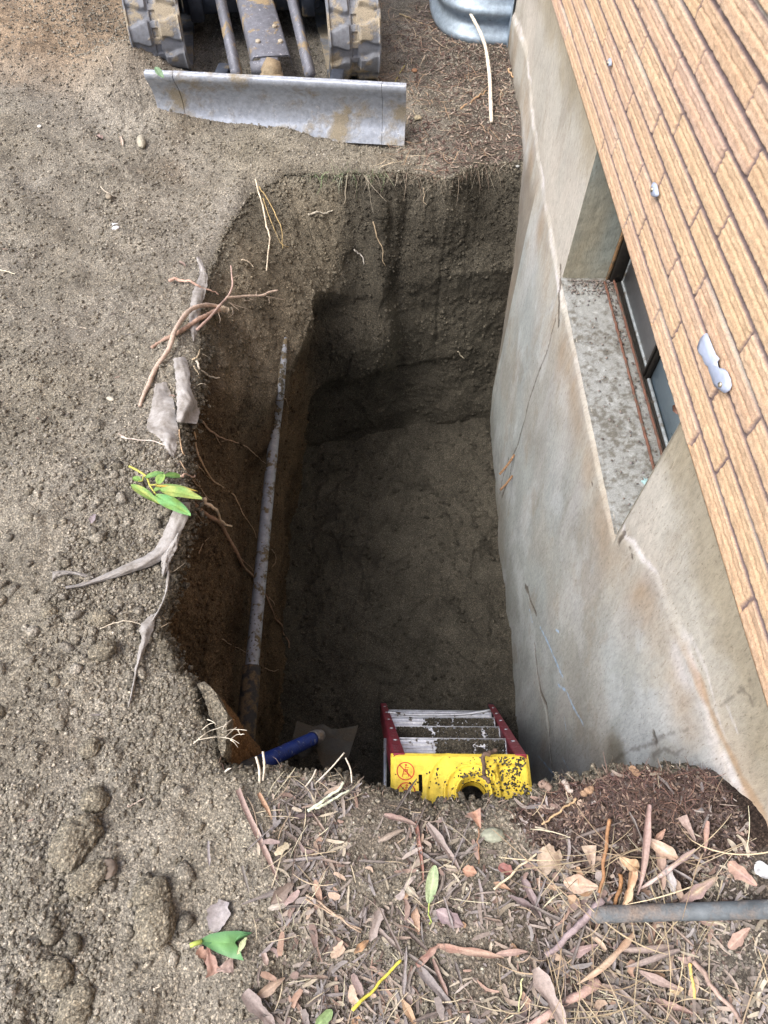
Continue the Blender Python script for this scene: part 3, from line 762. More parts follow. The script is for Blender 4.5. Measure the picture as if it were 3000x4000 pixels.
dbz = np.minimum(tzv * CH - .0056 + .0, (1 - tzv) * CH - .0056) + en * .0011
dm = np.minimum(dj, dbz)
face = sstep(-.0012, .0028, dm)
hgt = face * .0050 + .0045
# each brick: proud rough lower rib, shallow groove, upper rib
rib = tzv + en * .02
hgt += face * (.0018 * sstep(.62, .50, rib) - .0040 * np.exp(-((rib - .54) / .030) ** 2) + .0012 * sstep(.80, .84, rib))
hgt += face * (fbm(Y * 110, Z * 110, oct=3, seed=251, gain=.75) * .0022 + (rid - .5) * .003) + (1 - face) * en * .0012
hgt -= .004 * np.clip(fbm(Y * 25, Z * 25, oct=3, seed=256) * 2 - 1.0, 0, 1) * face
ca, cb_, cc_ = np.array([.56, .405, .265]), np.array([.53, .385, .290]), np.array([.60, .455, .305])
bc = ca + (cb_ - ca) * rid[:, None] + (cc_ - cb_) * (rid2[:, None] - .3) * .6
bc = bc * (1 + .16 * fbm(Y * 45, Z * 45, oct=3, seed=252))[:, None]
bc = bc * (1 - .28 * np.exp(-((rib - .54) / .028) ** 2))[:, None]  # groove's shadow line darkened into the brick colour
band = (sstep(.30, .35, rib) * sstep(.60, .55, rib))[:, None] * .40; bc = bc * (1 - band) + np.array([.50, .325, .20]) * band
mort = np.array([.165, .125, .125]) * (1 + .25 * en)[:, None]
# some joints carry grey smeared mortar
k = np.clip(fbm(Y * 3, row * 1.7, oct=2, seed=253) * 3 - .6, 0, 1)[:, None]; mort = mort * (1 - k) + np.array([.34, .31, .27]) * k
bc = bc * face[:, None] + mort * (1 - face[:, None])
k = np.clip(fbm(Y * 22, Z * 22, oct=4, seed=254, gain=.7) * 3.2 - 1.55, 0, 1)[:, None] * np.clip(fbm(Y * 3, Z * 3, oct=2, seed=255) * 3 + .2, 0, 1)[:, None]; bc = bc * (1 - k) + np.array([.72, .66, .56]) * k
bm_ = mesh_np('brickwork', np.stack([XW + .0035 - hgt, Y, Z], 1), grid_faces(*BY.shape)[:, ::-1], brick_mat(), col=bc); hp(bm_)
# underside of the first course and the mass of the wall behind
b = MB(); b.box(XW - .006, XW + .35, -3, 9, ZB + .001, ZB + .006); hp(b.build('brick_underside', organic((.38, .25, .15), rough=.9)))
b = MB(); b.box(XW + .30, XW + .4, -3, 9, -2.1, 3.2); hp(b.build('inner_wall', organic((.2, .2, .2))))
# sealant smears with screws left on the brick
SEAL = organic((.36, .42, .55), .08, 40, .45)
def patch_pts(poly, name):
    P = np.array([Px(px, py, XW - .0175) for px, py in poly]); c = P.mean(0)
    n = len(P); V = np.vstack([P + [.004, 0, 0], P, c + (P - c) * .8 - [.003, 0, 0], [c - [.0035, 0, 0]]])
    Q = [(k * n + i, k * n + (i + 1) % n, (k + 1) * n + (i + 1) % n, (k + 1) * n + i) for k in (0, 1) for i in range(n)]; T = [(2 * n + i, 2 * n + (i + 1) % n, 3 * n) for i in range(n)]
    o = mesh_np(name, V, [np.array(Q), np.array(T)], SEAL); return hp(o), c
def z2(p): return (2400 + p[0] * .3617, 1000 + p[1] * .3617)
o, c = patch_pts([z2(p) for p in [(985, 835), (1010, 900), (1050, 1000), (1075, 1060), (1115, 1110), (1095, 1140), (1100, 1190), (1140, 1250), (1165, 1215), (1200, 1250), (1235, 1330), (1245, 1400), (1225, 1450), (1185, 1480), (1140, 1450), (1080, 1410), (1060, 1340), (1030, 1270), (1015, 1200), (975, 1170), (950, 1110), (945, 1080), (900, 1030), (890, 990), (920, 900), (950, 860)]], 'sealant_patch')
SCR = metal('screw', (.45, .42, .33), .9, .35)
def screw(px, py, par):
    p = Px(px, py, XW - .021); b = MB(); b.lathe([(0, .0055), (.003, .0055), (.0042, .0035), (.0042, 0)], p, (-1, 0, 0), 12); b.box(-.0046, -.0042, -.004, .004, -.0008, .0008, org=p)
    s = b.build('screw', SCR); s.parent = par; s.matrix_parent_inverse = par.matrix_world.inverted() @ Matrix.Identity(4)
    s.matrix_parent_inverse = Matrix.Translation((-XW, -1.5, .2)) if False else s.matrix_parent_inverse
    return s
screw(*z2((1148, 1390)), o)
def z1(p): return (2000 + p[0] * .6028, p[1] * .6028)
o, c = patch_pts([z1(p) for p in [(915, 1180), (930, 1195), (938, 1230), (943, 1260), (935, 1275), (915, 1277), (902, 1265), (900, 1235), (905, 1200)]], 'sealant_patch'); screw(*z1((910, 1228)), o)
o, c = patch_pts([z1(p) for p in [(633, 375), (638, 400), (637, 425), (625, 432), (618, 415), (622, 395)]], 'sealant_patch'); screw(*z1((624, 408)), o)
# two twisted form ties sticking out of the foundation
for (a_, b2) in (((2010, 1776), (1952, 1852)), ((2002, 1858), (1955, 1913))):
    p0 = Px(*a_, XW - .012); p1 = Px(*b2, XW - .085); b = MB(); t = np.linspace(0, 1, 50)[:, None]; base = p0 * (1 - t) + p1 * t + np.array([0, 0, -.012]) * np.sin(t * 3.1)
    dd = (p1 - p0) / np.linalg.norm(p1 - p0); s1 = np.cross(dd, [0, 0, 1]); s1 /= np.linalg.norm(s1); s2 = np.cross(dd, s1)
    for ph in (0, math.pi):
        b.tube(base + .0028 * (np.cos(t * 28 + ph) * s1 + np.sin(t * 28 + ph) * s2), .0038, 6)
    hp(b.build('form_tie', organic((.26, .155, .085), .4, 200), smooth=True))
# leaf scraps and grit lying on the sill
# ------------------------------------------------------------------ step ladder
MAR = metal('maroon_fiberglass', (.23, .030, .050), .0, .42, (.15, .12, .085), .60, .70, 26, chips=(.42, .34, .36))
ALU = metal('aluminium', (.62, .65, .70), .75, .38, (.075, .060, .038), .60, .66, 30)
YEL = metal('yellow_plastic', (.74, .57, .07), .0, .42, (.060, .048, .030), .68, .71, 30)
lad = empty('step_ladder', (.195, .36, ZF + .03))
tag(lad, 'maroon step ladder with a yellow top cap standing in the pit, soil on its treads', 'ladder')
def lp(o): o.parent = lad; o.matrix_parent_inverse = Matrix.Translation((-.195, -.36, -ZF - .03)); return o
zc = -.16
capL, capR = Pz(1527, 2950, zc), Pz(2066, 2950, zc)
cx0, cx1 = capL[0], capR[0]; cyf = .412
# front rails lie on a slanted plane: y grows as z falls
def fr(z): return cyf + .085 + (zc - .03 - z) * .405 * 1.0
zb = ZF + .06
def railx(side, z):
    k = (zc - z) / (zc - zb)
    return (cx0 + .020) * (1 - k) + Pz(1497, 2768, zb)[0] * k if side < 0 else (cx1 - .020) * (1 - k) + Pz(1916, 2762, zb)[0] * k
def frail(z): # fit measured rail foot
    k = (zc - z) / (zc - zb); return (cyf - .030) * (1 - k) + Pz(1700, 2768, zb)[1] * k
for side in (-1, 1):
    b = MB()
    z0, z1 = zb, zc - .012
    p0 = np.array([railx(side, z0), frail(z0), z0]); p1 = np.array([railx(side, z1), frail(z1), z1])
    ax = (p1 - p0); ln = np.linalg.norm(ax); ax /= ln; xx = np.array([1., 0, 0]); yy = np.cross(ax, xx); yy /= np.linalg.norm(yy); xx = np.cross(yy, ax)
    rot = np.stack([xx, yy, ax], 1)
    s_ = side
    b.box(-.014, .014, .019, .025, 0, ln, .002, rot, p0)                       # front flange
    b.box(min(s_ * .014, s_ * .009), max(s_ * .014, s_ * .009), -.05, .0188, 0, ln, .001, rot, p0)   # web
    b.box(-.014, .014, -.056, -.0503, 0, ln, .001, rot, p0)
    r = lp(autosmooth(b.build('side_rail', MAR)))
    for k in range(1, 6):
        b = MB(); zk = ln - k * .30 + .05; b.lathe([(0, .0062), (.002, .0055), (.0028, 0)], p0 + rot @ np.array([0, .0255, zk]), rot @ np.array([0, 1, 0]), 10)
        lp(b.build('rivet', ALU))
    b = MB(); b.box(-.016, .016, -.058, .028, 0, .05, .004, rot, p0 - rot @ np.array([0, 0, .012])); lp(b.build('foot', metal('rubber', (.03, .03, .03), 0, .8)))
tread_z = [zc - .305 * k for k in (1, 2, 3, 4)]
tread_py = [2915, 2862, 2814, 2782]
for k, zt in enumerate(tread_z):
    x0 = railx(-1, zt) + .014; x1 = railx(1, zt) - .014
    yf = frail(zt) + .022; dep = .078 + .006 * k
    b = MB(); nx_, ny_ = 40, 40
    t = np.linspace(0, 1, ny_); us = np.linspace(x0, x1, nx_)
    prof = .0016 * (np.sin(t * 44) > 0) * (t > .06) * (t < .94) - .012 * (t < .02) - .012 * (t > .985)
    V = np.array([[u, yf - tt * dep, zt + pz] for u in us for tt, pz in zip(t, prof)]); b.add(V, grid_faces(nx_, ny_))
    b.box(x0, x1, yf, yf + .003, zt - .026, zt + .003, .0008); b.box(x0, x1, yf - dep - .002, yf - dep, zt - .024, zt, .0008)
    st = lp(b.build('tread', ALU)); 
    for s_, xa in ((-1, x0), (1, x1)):
        b = MB(); b.box(min(xa, xa - s_ * .012), max(xa, xa - s_ * .012), yf - dep * .8, yf - .01, zt - .03, zt - .001, .001)
        b.tube([[xa - s_ * .0, yf - dep * .4, zt - .11], [xa - s_ * .10, yf - dep * .4, zt - .004]], .006, 6, flat=.4)
        lp(b.build('step_brace', ALU))
# rear legs and spreaders
for side in (-1, 1):
    b = MB(); xa = railx(side, zc) - side * .012
    yb = cyf - .135
    b.tube([[xa, yb, zc - .03], [railx(side, zb) - side * .02, yb - .02, zb]], .013, 4); lp(b.build('rear_leg', ALU))
    b = MB(); zs_ = zc - .55; b.tube([[railx(side, zs_) + side * .018, frail(zs_) - .01, zs_], [railx(side, zs_) + side * .02, yb + .10, zs_ + .03], [xa + side * .01, yb - .01, zs_]], .006, 5); lp(b.build('spreader', ALU))
# sagging webbing / lowest cross strap
zz_ = tread_z[2] - .14
b = MB(); 
pa, pb, pc = Pz(1514, 2781, zz_), Pz(1620, 2791, zz_), Pz(1915, 2775, zz_)
b.tube(smoothline([pa, Pz(1560, 2787, zz_), pb, Pz(1800, 2790, zz_), pc], 30), .006, 6, flat=.5); lp(b.build('cross_strap', ALU))
# moulded top cap
capw = cx1 - cx0; capd = .175
nxc, nyc = 190, 110
u = np.linspace(0, 1, nxc); v = np.linspace(0, 1, nyc); U, V2 = np.meshgrid(u, v, indexing='ij'); U = U.ravel(); V2 = V2.ravel()
xl = (U - .5) * capw; yl = -V2 * capd                      # yl 0 at front edge, towards camera negative
hz = np.zeros(len(U))
ex = np.minimum(U, 1 - U) * capw; ey = np.minimum(V2, 1 - V2) * capd; e = np.minimum(ex, ey)
er = np.where((ex < .022) & (ey < .022), .022 - np.hypot(.022 - ex, .022 - ey), e)
hz += .0 - .010 * (1 - sstep(-.004, .012, er))
hz += .004 * sstep(.006, .012, ey) * sstep(.03, .022, V2 * capd) * 0
hc = np.array([.026, -.094]); rr = np.hypot(xl - hc[0], yl - hc[1])
hz += .009 * np.exp(-((rr - .041) / .0045) ** 2) + .006 * np.exp(-((rr - .066) / .004) ** 2) * (xl < .08) - .003 * (rr < .07) * (rr > .045)
hz -= .010 * sstep(.038, .029, rr)
hz += .003 * np.exp(-((rr - .108) / .004) ** 2) * (xl < -.02)
# recessed tray right
tray = sstep(.083 - .0, .092, xl + (yl + .03) * .08) * sstep(capw / 2 - .022, capw / 2 - .028, xl) * sstep(-.022, -.030, yl) * sstep(-capd + .01, -capd + .02, yl)
hz -= .012 * tray
hz += .006 * np.exp(-((xl - .080 - .018 * np.sin((yl + .03) * 28)) / .007) ** 2) * sstep(-.02, -.03, yl)
keepc = rr > .030
slot = (np.abs(xl + capw / 2 - .068) < .0035) & (yl < -.052) & (yl > -.090)
F = grid_faces(nxc, nyc); km = keepc & ~slot; F = F[km[F].all(1)]
Vc = np.stack([xl, yl, hz], 1)
b = MB(); b.add(Vc, F)
# skirt
ring_ = [(-capw / 2 + .006 + 0, 0)]
b.box(-capw / 2, capw / 2, -.0035, .0, -.058, -.009, .001); b.box(-capw / 2, capw / 2, -capd, -capd + .0035, -.058, -.009, .001)
b.box(-capw / 2, -capw / 2 + .0035, -capd + .0036, -.0036, -.058, -.009, .001); b.box(capw / 2 - .0035, capw / 2, -capd + .0036, -.0036, -.058, -.009, .001)
b.lathe([(0, .030), (.03, .030)], (hc[0], hc[1], -.010), (0, 0, -1), 32)
tilt = R(-4); rot = np.array([[1, 0, 0], [0, math.cos(tilt), -math.sin(tilt)], [0, math.sin(tilt), math.cos(tilt)]])
corg = np.array([(cx0 + cx1) / 2, cyf, zc])
for k_ in range(len(b.V)): b.V[k_] = b.V[k_] @ rot.T + corg
cap = lp(b.build('top_cap', YEL, smooth=True)); autosmooth(cap, 50)
def cappt(x_, y_, dz=.0006):
    i = int(round((x_ / capw + .5) * (nxc - 1))); j = int(round(-y_ / capd * (nyc - 1))); i = min(max(i, 0), nxc - 1); j = min(max(j, 0), nyc - 1)
    return rot @ np.array([x_, y_, hz[i * nyc + j] + dz]) + corg
# two round prohibition stickers: a figure standing on the top, struck through
REDS = organic((.50, .045, .03), .25, 200, .55)
def ribbon(pts, wd, bld, c0):
    pts = np.array(pts) * .66; wd = wd * .72; T_ = np.gradient(pts, axis=0); T_ /= np.linalg.norm(T_, axis=1)[:, None] + 1e-9; S2 = np.stack([-T_[:, 1], T_[:, 0]], 1) * wd / 2
    V = []
    for p, s2 in zip(pts, S2): V += [cappt(c0[0] + p[0] + s2[0], c0[1] + p[1] + s2[1]), cappt(c0[0] + p[0] - s2[0], c0[1] + p[1] - s2[1])]
    n = len(pts); bld.add(V, [(2 * i, 2 * i + 1, 2 * i + 3, 2 * i + 2) for i in range(n - 1)])
for cpx in ((-capw / 2 + .034, -.044), (-capw / 2 + .035, -.090)):
    b = MB(); a_ = np.linspace(0, 2 * math.pi, 40)
    ribbon(np.stack([.030 * np.cos(a_), .030 * np.sin(a_)], 1), .0035, b, cpx)
    ribbon([(-.021, .021), (0, 0), (.021, -.021)], .0035, b, cpx)
    for ln_ in ([(-.012, -.020), (-.006, .004)], [(.012, -.020), (.004, .004)], [(-.009, -.010), (.009, -.010)], [(-.008, -.003), (.006, -.003)], [(-.008, .005), (.010, .005)], [(0, .005), (-.002, .016)], [(-.002, .014), (.012, .012)], [(0, .006), (.008, .0)]):
        ribbon(ln_, .0022, b, cpx)
    a2 = np.linspace(0, 2 * math.pi, 10); ribbon(np.stack([.002 + .0028 * np.cos(a2), .021 + .0028 * np.sin(a2)], 1), .003, b, cpx)
    lp(b.build('warning_sticker', REDS))
# ------------------------------------------------------------------ crumbs helper
def blobs(name, P, r, mat, colr, seed=0, flat=.75, lvl=0):
    """many small irregular lumps in ONE mesh (loose soil)"""
    rg = np.random.default_rng(seed); n = len(P)
    t = (1 + 5 ** .5) / 2
    base = np.array([(-1, t, 0), (1, t, 0), (-1, -t, 0), (1, -t, 0), (0, -1, t), (0, 1, t), (0, -1, -t), (0, 1, -t), (t, 0, -1), (t, 0, 1), (-t, 0, -1), (-t, 0, 1)], float); base /= np.linalg.norm(base[0])
    fc = np.array([(0, 11, 5), (0, 5, 1), (0, 1, 7), (0, 7, 10), (0, 10, 11), (1, 5, 9), (5, 11, 4), (11, 10, 2), (10, 7, 6), (7, 1, 8), (3, 9, 4), (3, 4, 2), (3, 2, 6), (3, 6, 8), (3, 8, 9), (4, 9, 5), (2, 4, 11), (6, 2, 10), (8, 6, 7), (9, 8, 1)])
    V = base[None] * (1 + rg.uniform(-.35, .30, (n, 12, 1))) * r[:, None, None]
    V[:, :, 2] *= flat
    a = rg.uniform(0, 6.28, n); c, s = np.cos(a)[:, None], np.sin(a)[:, None]
    sx = rg.uniform(.75, 1.25, (n, 1)); vx = V[:, :, 0] * sx; vy = V[:, :, 1] / sx
    V = np.stack([vx * c - vy * s, vx * s + vy * c, V[:, :, 2]], 2) + P[:, None]
    Fc = (fc[None] + np.arange(n)[:, None, None] * 12).reshape(-1, 3)
    return mesh_np(name, V.reshape(-1, 3), Fc, mat, smooth=True, col=np.repeat(colr, 12, 0))
# soil spilt on treads and cap
pts = []; rg = np.random.default_rng(5)
for k, zt in enumerate(tread_z[:3]):
    x0 = railx(-1, zt) + .02; x1 = railx(1, zt) - .02; yf = frail(zt) + .020; dep = .075 + .006 * k
    n = 4200; xs = rg.uniform(x0, x1, n); ys = yf - rg.uniform(.006, .96, n) * dep
    u = (xs - x0) / (x1 - x0)
    dens = (sstep(.30, .42, u), sstep(-.1, .05, u), sstep(.28, .4, u))[k] * (1 - .9 * (fbm(xs * 40, ys * 30 + k, oct=2, seed=300 + k) > .42))
    m = rg.random(n) < dens; hh = .006 * np.clip(1 - np.abs((ys[m] - yf + dep * .5) / (dep * .5)), 0, 1)
    pts.append(np.stack([xs[m], ys[m], zt + .001 + hh * rg.uniform(.3, 1, m.sum())], 1))
P_ = np.concatenate(pts)
n = 2600; xl_ = rg.uniform(-capw / 2 + .01, capw / 2 - .01, n); yl_ = -rg.uniform(.01, capd - .005, n)
nn = fbm(xl_ * 45, yl_ * 45, oct=3, seed=310); d_ = sstep(.02, .10, xl_) * .8 * (nn > -.12) + .10 * (nn > .1) + .75 * np.exp(-(((xl_ - .04) / .05) ** 2 + ((yl_ + .07) / .03) ** 2)); rr_ = np.hypot(xl_ - hc[0], yl_ - hc[1])
m = (rg.random(n) < d_) & (rr_ > .034)
P2 = np.array([cappt(a_, b2, .0008) for a_, b2 in zip(xl_[m], yl_[m])])
P_ = np.concatenate([P_, P2])
o = blobs('loose_soil', P_, np.concatenate([rg.uniform(.0016, .0046, len(P_) - len(P2)), rg.uniform(.0010, .0034, len(P2))]), SOIL, np.tile(MOIST * 1.25, (len(P_), 1)) * rg.uniform(.7, 1.4, (len(P_), 1)), 6)
tag(o, 'damp crumbs of soil scattered over the ladder treads and yellow cap', 'soil', kind='stuff')

# ------------------------------------------------------------------ pipe along the left wall
PIPE = metal('grey_pipe', (.26, .28, .31), .2, .45, (.13, .105, .065), .52, .58, 24)
zp = -.74
_t0 = np.linalg.norm(hit(1116, 1322)[0] - O); _t3 = np.linalg.norm(Pz(1072, 1700, zp) - O)
def _tp(px, py, k): return O + ray(px, py) * min(_t0 * (1 - k) + _t3 * k, np.linalg.norm(hit(px, py)[0] - O) - .012)
pp = [O + ray(1116, 1322) * _t0, _tp(1111, 1370, .12), _tp(1107, 1420, .24), _tp(1100, 1470, .36), _tp(1093, 1540, .55), _tp(1084, 1610, .75), Pz(1072, 1700, zp), Pz(1040, 2010, zp), Pz(1008, 2350, zp), Pz(975, 2700, zp), Pz(962, 2860, zp), Pz(956, 3000, zp)]
L_ = smoothline(pp, 120)
rad = np.array([np.interp(2000 - FPX * ((W2C @ q)[1] / -(W2C @ q)[2]), [1322, 1400, 1500, 1700, 2000, 2350, 2700, 3000], [16, 25, 33, 40, 46, 51, 55, 58]) * (-(W2C @ q)[2] / FPX) / 2 for q in (L_ - O)])
b = MB(); b.tube(L_, rad, 20, rough=.02, seed=4)
pipe = empty('utility_pipe', tuple(L_[len(L_) // 2])); tag(pipe, 'mud-specked grey pipe running the length of the pit beside the left soil wall', 'pipe')
o = b.build('pipe_body', PIPE, smooth=True); o.parent = pipe; o.matrix_parent_inverse = Matrix.Translation(-Vector(L_[len(L_) // 2]))
b = MB(); sl_ = L_[-24:]; b.tube(sl_, .0315, 20, rough=.05, seed=7); o = b.build('muddy_sleeve', metal('tarred', (.035, .034, .034), .1, .6, (.12, .09, .055), .46, .56, 40), smooth=True); o.parent = pipe; o.matrix_parent_inverse = Matrix.Translation(-Vector(L_[len(L_) // 2]))
# soil stuck on the pipe as lumps
k_ = rg.integers(6, len(L_) - 2, 900); pc = L_[k_] + (L_[k_ + 1] - L_[k_]) * rg.random((900, 1)); rk = rad[k_]
up_ = (O - pc); up_ /= np.linalg.norm(up_, axis=1)[:, None]; sdv = np.cross(up_, [0, 1, 0]); sdv /= np.linalg.norm(sdv, axis=1)[:, None]
th = rg.normal(0.1, .33, 900) + .15 * np.sin(k_ * .35); keep_ = fbm(k_ * .21, th * 2, oct=2, seed=320) > -.12
pc2 = pc + up_ * (np.cos(th) * rk)[:, None] - sdv * (np.sin(th) * rk)[:, None]
o = blobs('pipe_soil', pc2[keep_], rg.uniform(.002, .0052, keep_.sum()), SOIL, np.tile(MOIST * 1.7, (keep_.sum(), 1)), 9); tag(o, 'crusted soil stuck along the top of the grey pipe', 'soil', kind='stuff')

# ------------------------------------------------------------------ shovel
def seg(p0, p1, n=10): t = np.linspace(0, 1, n)[:, None]; return np.array(p0) * (1 - t) + np.array(p1) * t
hA = O + ray(905, 3035) * 1.72; hB = O + ray(1010, 2985) * 1.80; hC = O + ray(1222, 2886) * 2.08; hD = O + ray(1243, 2876) * 2.11
shv = empty('shovel', tuple(hC)); tag(shv, 'shovel with a scuffed blue handle and a soil-caked steel blade lying over the pit corner', 'shovel')
def sp_(o): o.parent = shv; o.matrix_parent_inverse = Matrix.Translation(-Vector(hC)); return o
b = MB(); b.tube(seg(hA, hB, 8), np.linspace(.0235, .0215, 8), 20); sp_(b.build('grip', metal('black_rubber', (.040, .042, .045), 0, .6, (.1, .08, .05), .6, .7), smooth=True))
b = MB(); b.tube(seg(hB, hC, 20), np.linspace(.0200, .0190, 20), 20); sp_(b.build('handle', metal('blue_paint', (.010, .035, .22), .0, .45, (.10, .085, .065), .62, .70, 34, chips=(.30, .36, .46)), smooth=True))
b = MB(); dd = (hD - hC) / np.linalg.norm(hD - hC); b.lathe([(-.004, .0205), (0, .0220), (.006, .0220), (.008, .0205), (.016, .0205), (.020, .0215), (.026, .0210), (.05, .016), (.055, 0)], hC, dd, 24); sp_(b.build('ferrule', metal('steel', (.30, .30, .31), .8, .4), smooth=True))
# blade: dished plate spreading to the right and down
bl = [O + ray(*p) * t for p, t in (((1160, 2815), 2.20), ((1400, 2832), 2.24), ((1362, 2958), 2.10), ((1290, 2962), 2.07), ((1248, 2925), 2.06), ((1225, 2945), 2.07), ((1180, 2945), 2.07), ((1135, 2915), 2.09))]
def bil(s, t): return (bl[0] * (1 - s) + bl[1] * s) * (1 - t) + (bl[7] * (1 - s) + bl[2] * s) * t
nb = 34; V = []
nrm_ = np.cross(bl[1] - bl[0], bl[7] - bl[0]); nrm_ /= np.linalg.norm(nrm_); nrm_ = nrm_ if nrm_ @ (O - bl[0]) > 0 else -nrm_
for i in range(nb):
    for j in range(nb):
        s, t = i / (nb - 1), j / (nb - 1)
        te = t * (1 + .28 * np.exp(-((s - .68) / .16) ** 2) + .15 * np.exp(-((s - .2) / .12) ** 2) - .12 * np.exp(-((s - .43) / .07) ** 2))
        p = bil(s, te); p = p + nrm_ * (-.022 * math.sin(s * math.pi) + .016 * math.exp(-((s - .43) / .10) ** 2) * (t > -1)); V.append(p)
V = np.array(V); V = np.vstack([V, V - nrm_ * .003]); F1 = grid_faces(nb, nb); F2 = grid_faces(nb, nb)[:, ::-1] + nb * nb
sp_(mesh_np('blade', V, np.vstack([F1, F2]), metal('soiled_steel', (.05, .048, .043), .2, .75, (.045, .038, .028), .42, .58, 16)))

# ------------------------------------------------------------------ mini excavator
gxz = -.245
EL, EYAW = np.array([-.60, 3.55, gxz]), R(9)
exo = empty('mini_excavator', tuple(EL), EYAW)
def toL(p):
    d = np.array(p) - EL; c, s_ = math.cos(EYAW), math.sin(EYAW); return np.array([d[0] * c + d[1] * s_, -d[0] * s_ + d[1] * c, d[2]])
tag(exo, 'front of a mini excavator with rubber tracks and a muddy grey dozer blade', 'excavator')
def ep(o, par=None): o.parent = par or exo; return o
BL = metal('blade_steel', (.36, .40, .46), .35, .42, (.27, .24, .18), .51, .64, 5.5, chips=(.50, .52, .55))
TRK = metal('track_rubber', (.17, .185, .21), .0, .62, (.30, .265, .20), .47, .55, 8)
PUR = metal('frame_paint', (.15, .16, .19), .15, .5, (.27, .215, .135), .54, .60, 9, chips=(.46, .46, .50))
NAVY = metal('dark_frame', (.045, .055, .075), .3, .6, (.17, .14, .09), .56, .66, 9)
ps = [(-.035, .285), (-.050, .298), (-.062, .292), (-.064, .27), (-.052, .245), (-.030, .21), (-.012, .16), (-.006, .11), (-.012, .06), (-.030, .015), (-.045, -.03)]
ps = np.array([(a_, c_ * .86 - .012) for a_, c_ in ps]); 
psm = smoothline(np.column_stack([ps, np.zeros(len(ps))]), 60)[:, :2]
def bladeseg(x0, x1, off=0.0):
    n = len(psm); xs = np.linspace(x0, x1, 60)
    V = np.array([[xx_, p[0] - off, p[1]] for xx_ in xs for p in psm]); V[:, 1] += fbm(V[:, 0] * 8, V[:, 2] * 8, oct=2, seed=400) * .002
    Vb = V.copy(); Vb[:, 1] += .014
    F1 = grid_faces(60, n); F2 = F1[:, ::-1] + 60 * n
    E = []
    for j in range(n - 1): E.append((j, j + 1, 60 * n + j + 1, 60 * n + j)); a_ = 59 * n; E.append((a_ + j + 1, a_ + j, 60 * n + a_ + j, 60 * n + a_ + j + 1))
    for i in range(59): E.append((i * n, i * n + 60 * n, (i + 1) * n + 60 * n, (i + 1) * n)); E.append((i * n + n - 1, (i + 1) * n + n - 1, (i + 1) * n + n - 1 + 60 * n, i * n + n - 1 + 60 * n))
    return V, Vb, F1, F2, np.array(E)
bld = empty('dozer_blade', tuple(toL((-.50, 3.41, gxz - .008))), R(-13.4)); bld.parent = exo
def bladepart(name, x0, x1, off):
    V, Vb, F1, F2, E = bladeseg(x0, x1, off); o = mesh_np(name, np.vstack([V, Vb]), np.vstack([F1, F2, E]), BL); autosmooth(o, 45); o.parent = bld; return o
HW = .603
bladepart('blade_plate', -HW + .132, HW - .112, 0.0); bladepart('end_plate', -HW, -HW + .130, .002); bladepart('end_plate', HW - .110, HW, .002)
b = MB(); b.box(-HW + .02, HW - .02, .012, .05, .10, .16, .004); b.box(-.30, -.24, .01, .12, .02, .22, .004); b.box(.24, .30, .01, .12, .02, .22, .004); o = b.build('stiffener', NAVY); o.parent = bld
# push arms
for xa, xb in ((925, 862), (1212, 1142)):
    p0, p1 = toL(Py(xa, 292, 3.43)), toL(Py(xb, 0, 4.05)); p2 = p1 + (p1 - p0) * .35
    b = MB(); b.tube([p0, p1, p2], .027, 4, flat=1.3); ep(b.build('push_arm', PUR))
# cylinder guard: folded plate, trapezoid, with bolts
b = MB()
g0, g1 = toL(Py(1060, 222, 3.60)), toL(Py(1000, 0, 4.05)); g1 = g0 + (g1 - g0) * 1.5
for (wa, wb, za, zb_) in ((.095, .075, 0, 0),):
    t = np.linspace(0, 1, 14); V = []
    for tt in t:
        c_ = g0 * (1 - tt) + g1 * tt; wd = .092 * (1 - tt) + .085 * tt
        for (xx_, zz_) in ((-wd - .006, -.05), (-wd, -.008), (-wd + .012, .004), (wd - .012, .004), (wd, -.008), (wd + .006, -.05)): V.append(c_ + [xx_, 0, zz_])
    b.add(V, grid_faces(14, 6)); b.add(np.array(V) - [0, 0, .006], grid_faces(14, 6)[:, ::-1])
o = ep(b.build('cylinder_guard', PUR)); gd = o
BOLT = metal('bolt', (.42, .38, .30), .3, .6)
for (xx_, yy_) in ((-.045, .11), (.062, .10), (.055, .22)):
    b = MB(); tt = yy_ / .68; c_ = g0 * (1 - tt) + g1 * tt; b.lathe([(0, .013), (.008, .013), (.010, .010), (.010, 0)], c_ + [xx_, 0, .004], (0, -.2, 1), 6)
    o = b.build('bolt', BOLT); o.parent = gd
b = MB(); b.lathe([(-.105, .0), (-.105, .030), (-.055, .032), (-.05, .040), (.03, .042), (.035, .0)], g0 + [0, -.01, -.04], (1, .05, 0), 20); ep(b.build('pivot_pin', PUR, smooth=False))
gq = toL(Py(1062, 300, 3.46))
b = MB(); b.tube([g0 + [0, -.02, -.04], (g0 + gq) / 2 + [0, 0, -.01], gq], [.03, .05, .045], 10, rough=.1); b.box(-.055, .055, -.02, .05, -.03, .01, .012, None, gq); ep(b.build('blade_bracket', metal('muddy_lug', (.3, .25, .17), .1, .8, (.25, .20, .13), .40, .5)))
# undercarriage centre
b = MB(); b.box(-.36, .36, .70, 1.5, .16, .30, .01); b.box(-.20, .20, .95, 1.4, .30, .45, .02); b.box(-.33, -.26, .66, .80, .14, .28, .006); b.box(.26, .33, .66, .80, .14, .28, .006)
ep(b.build('undercarriage', NAVY))
b = MB(); b.lathe([(0, .30), (.06, .30), (.06, 0)], (0, 1.2, .45), (0, 0, 1), 32); b.box(-.46, .46, .75, 2.0, .52, 1.05, .05); b.box(-.40, .40, 1.0, 1.9, 1.05, 1.35, .12); ep(b.build('upper_body', metal('body_paint', (.50, .48, .44), .0, .4)))
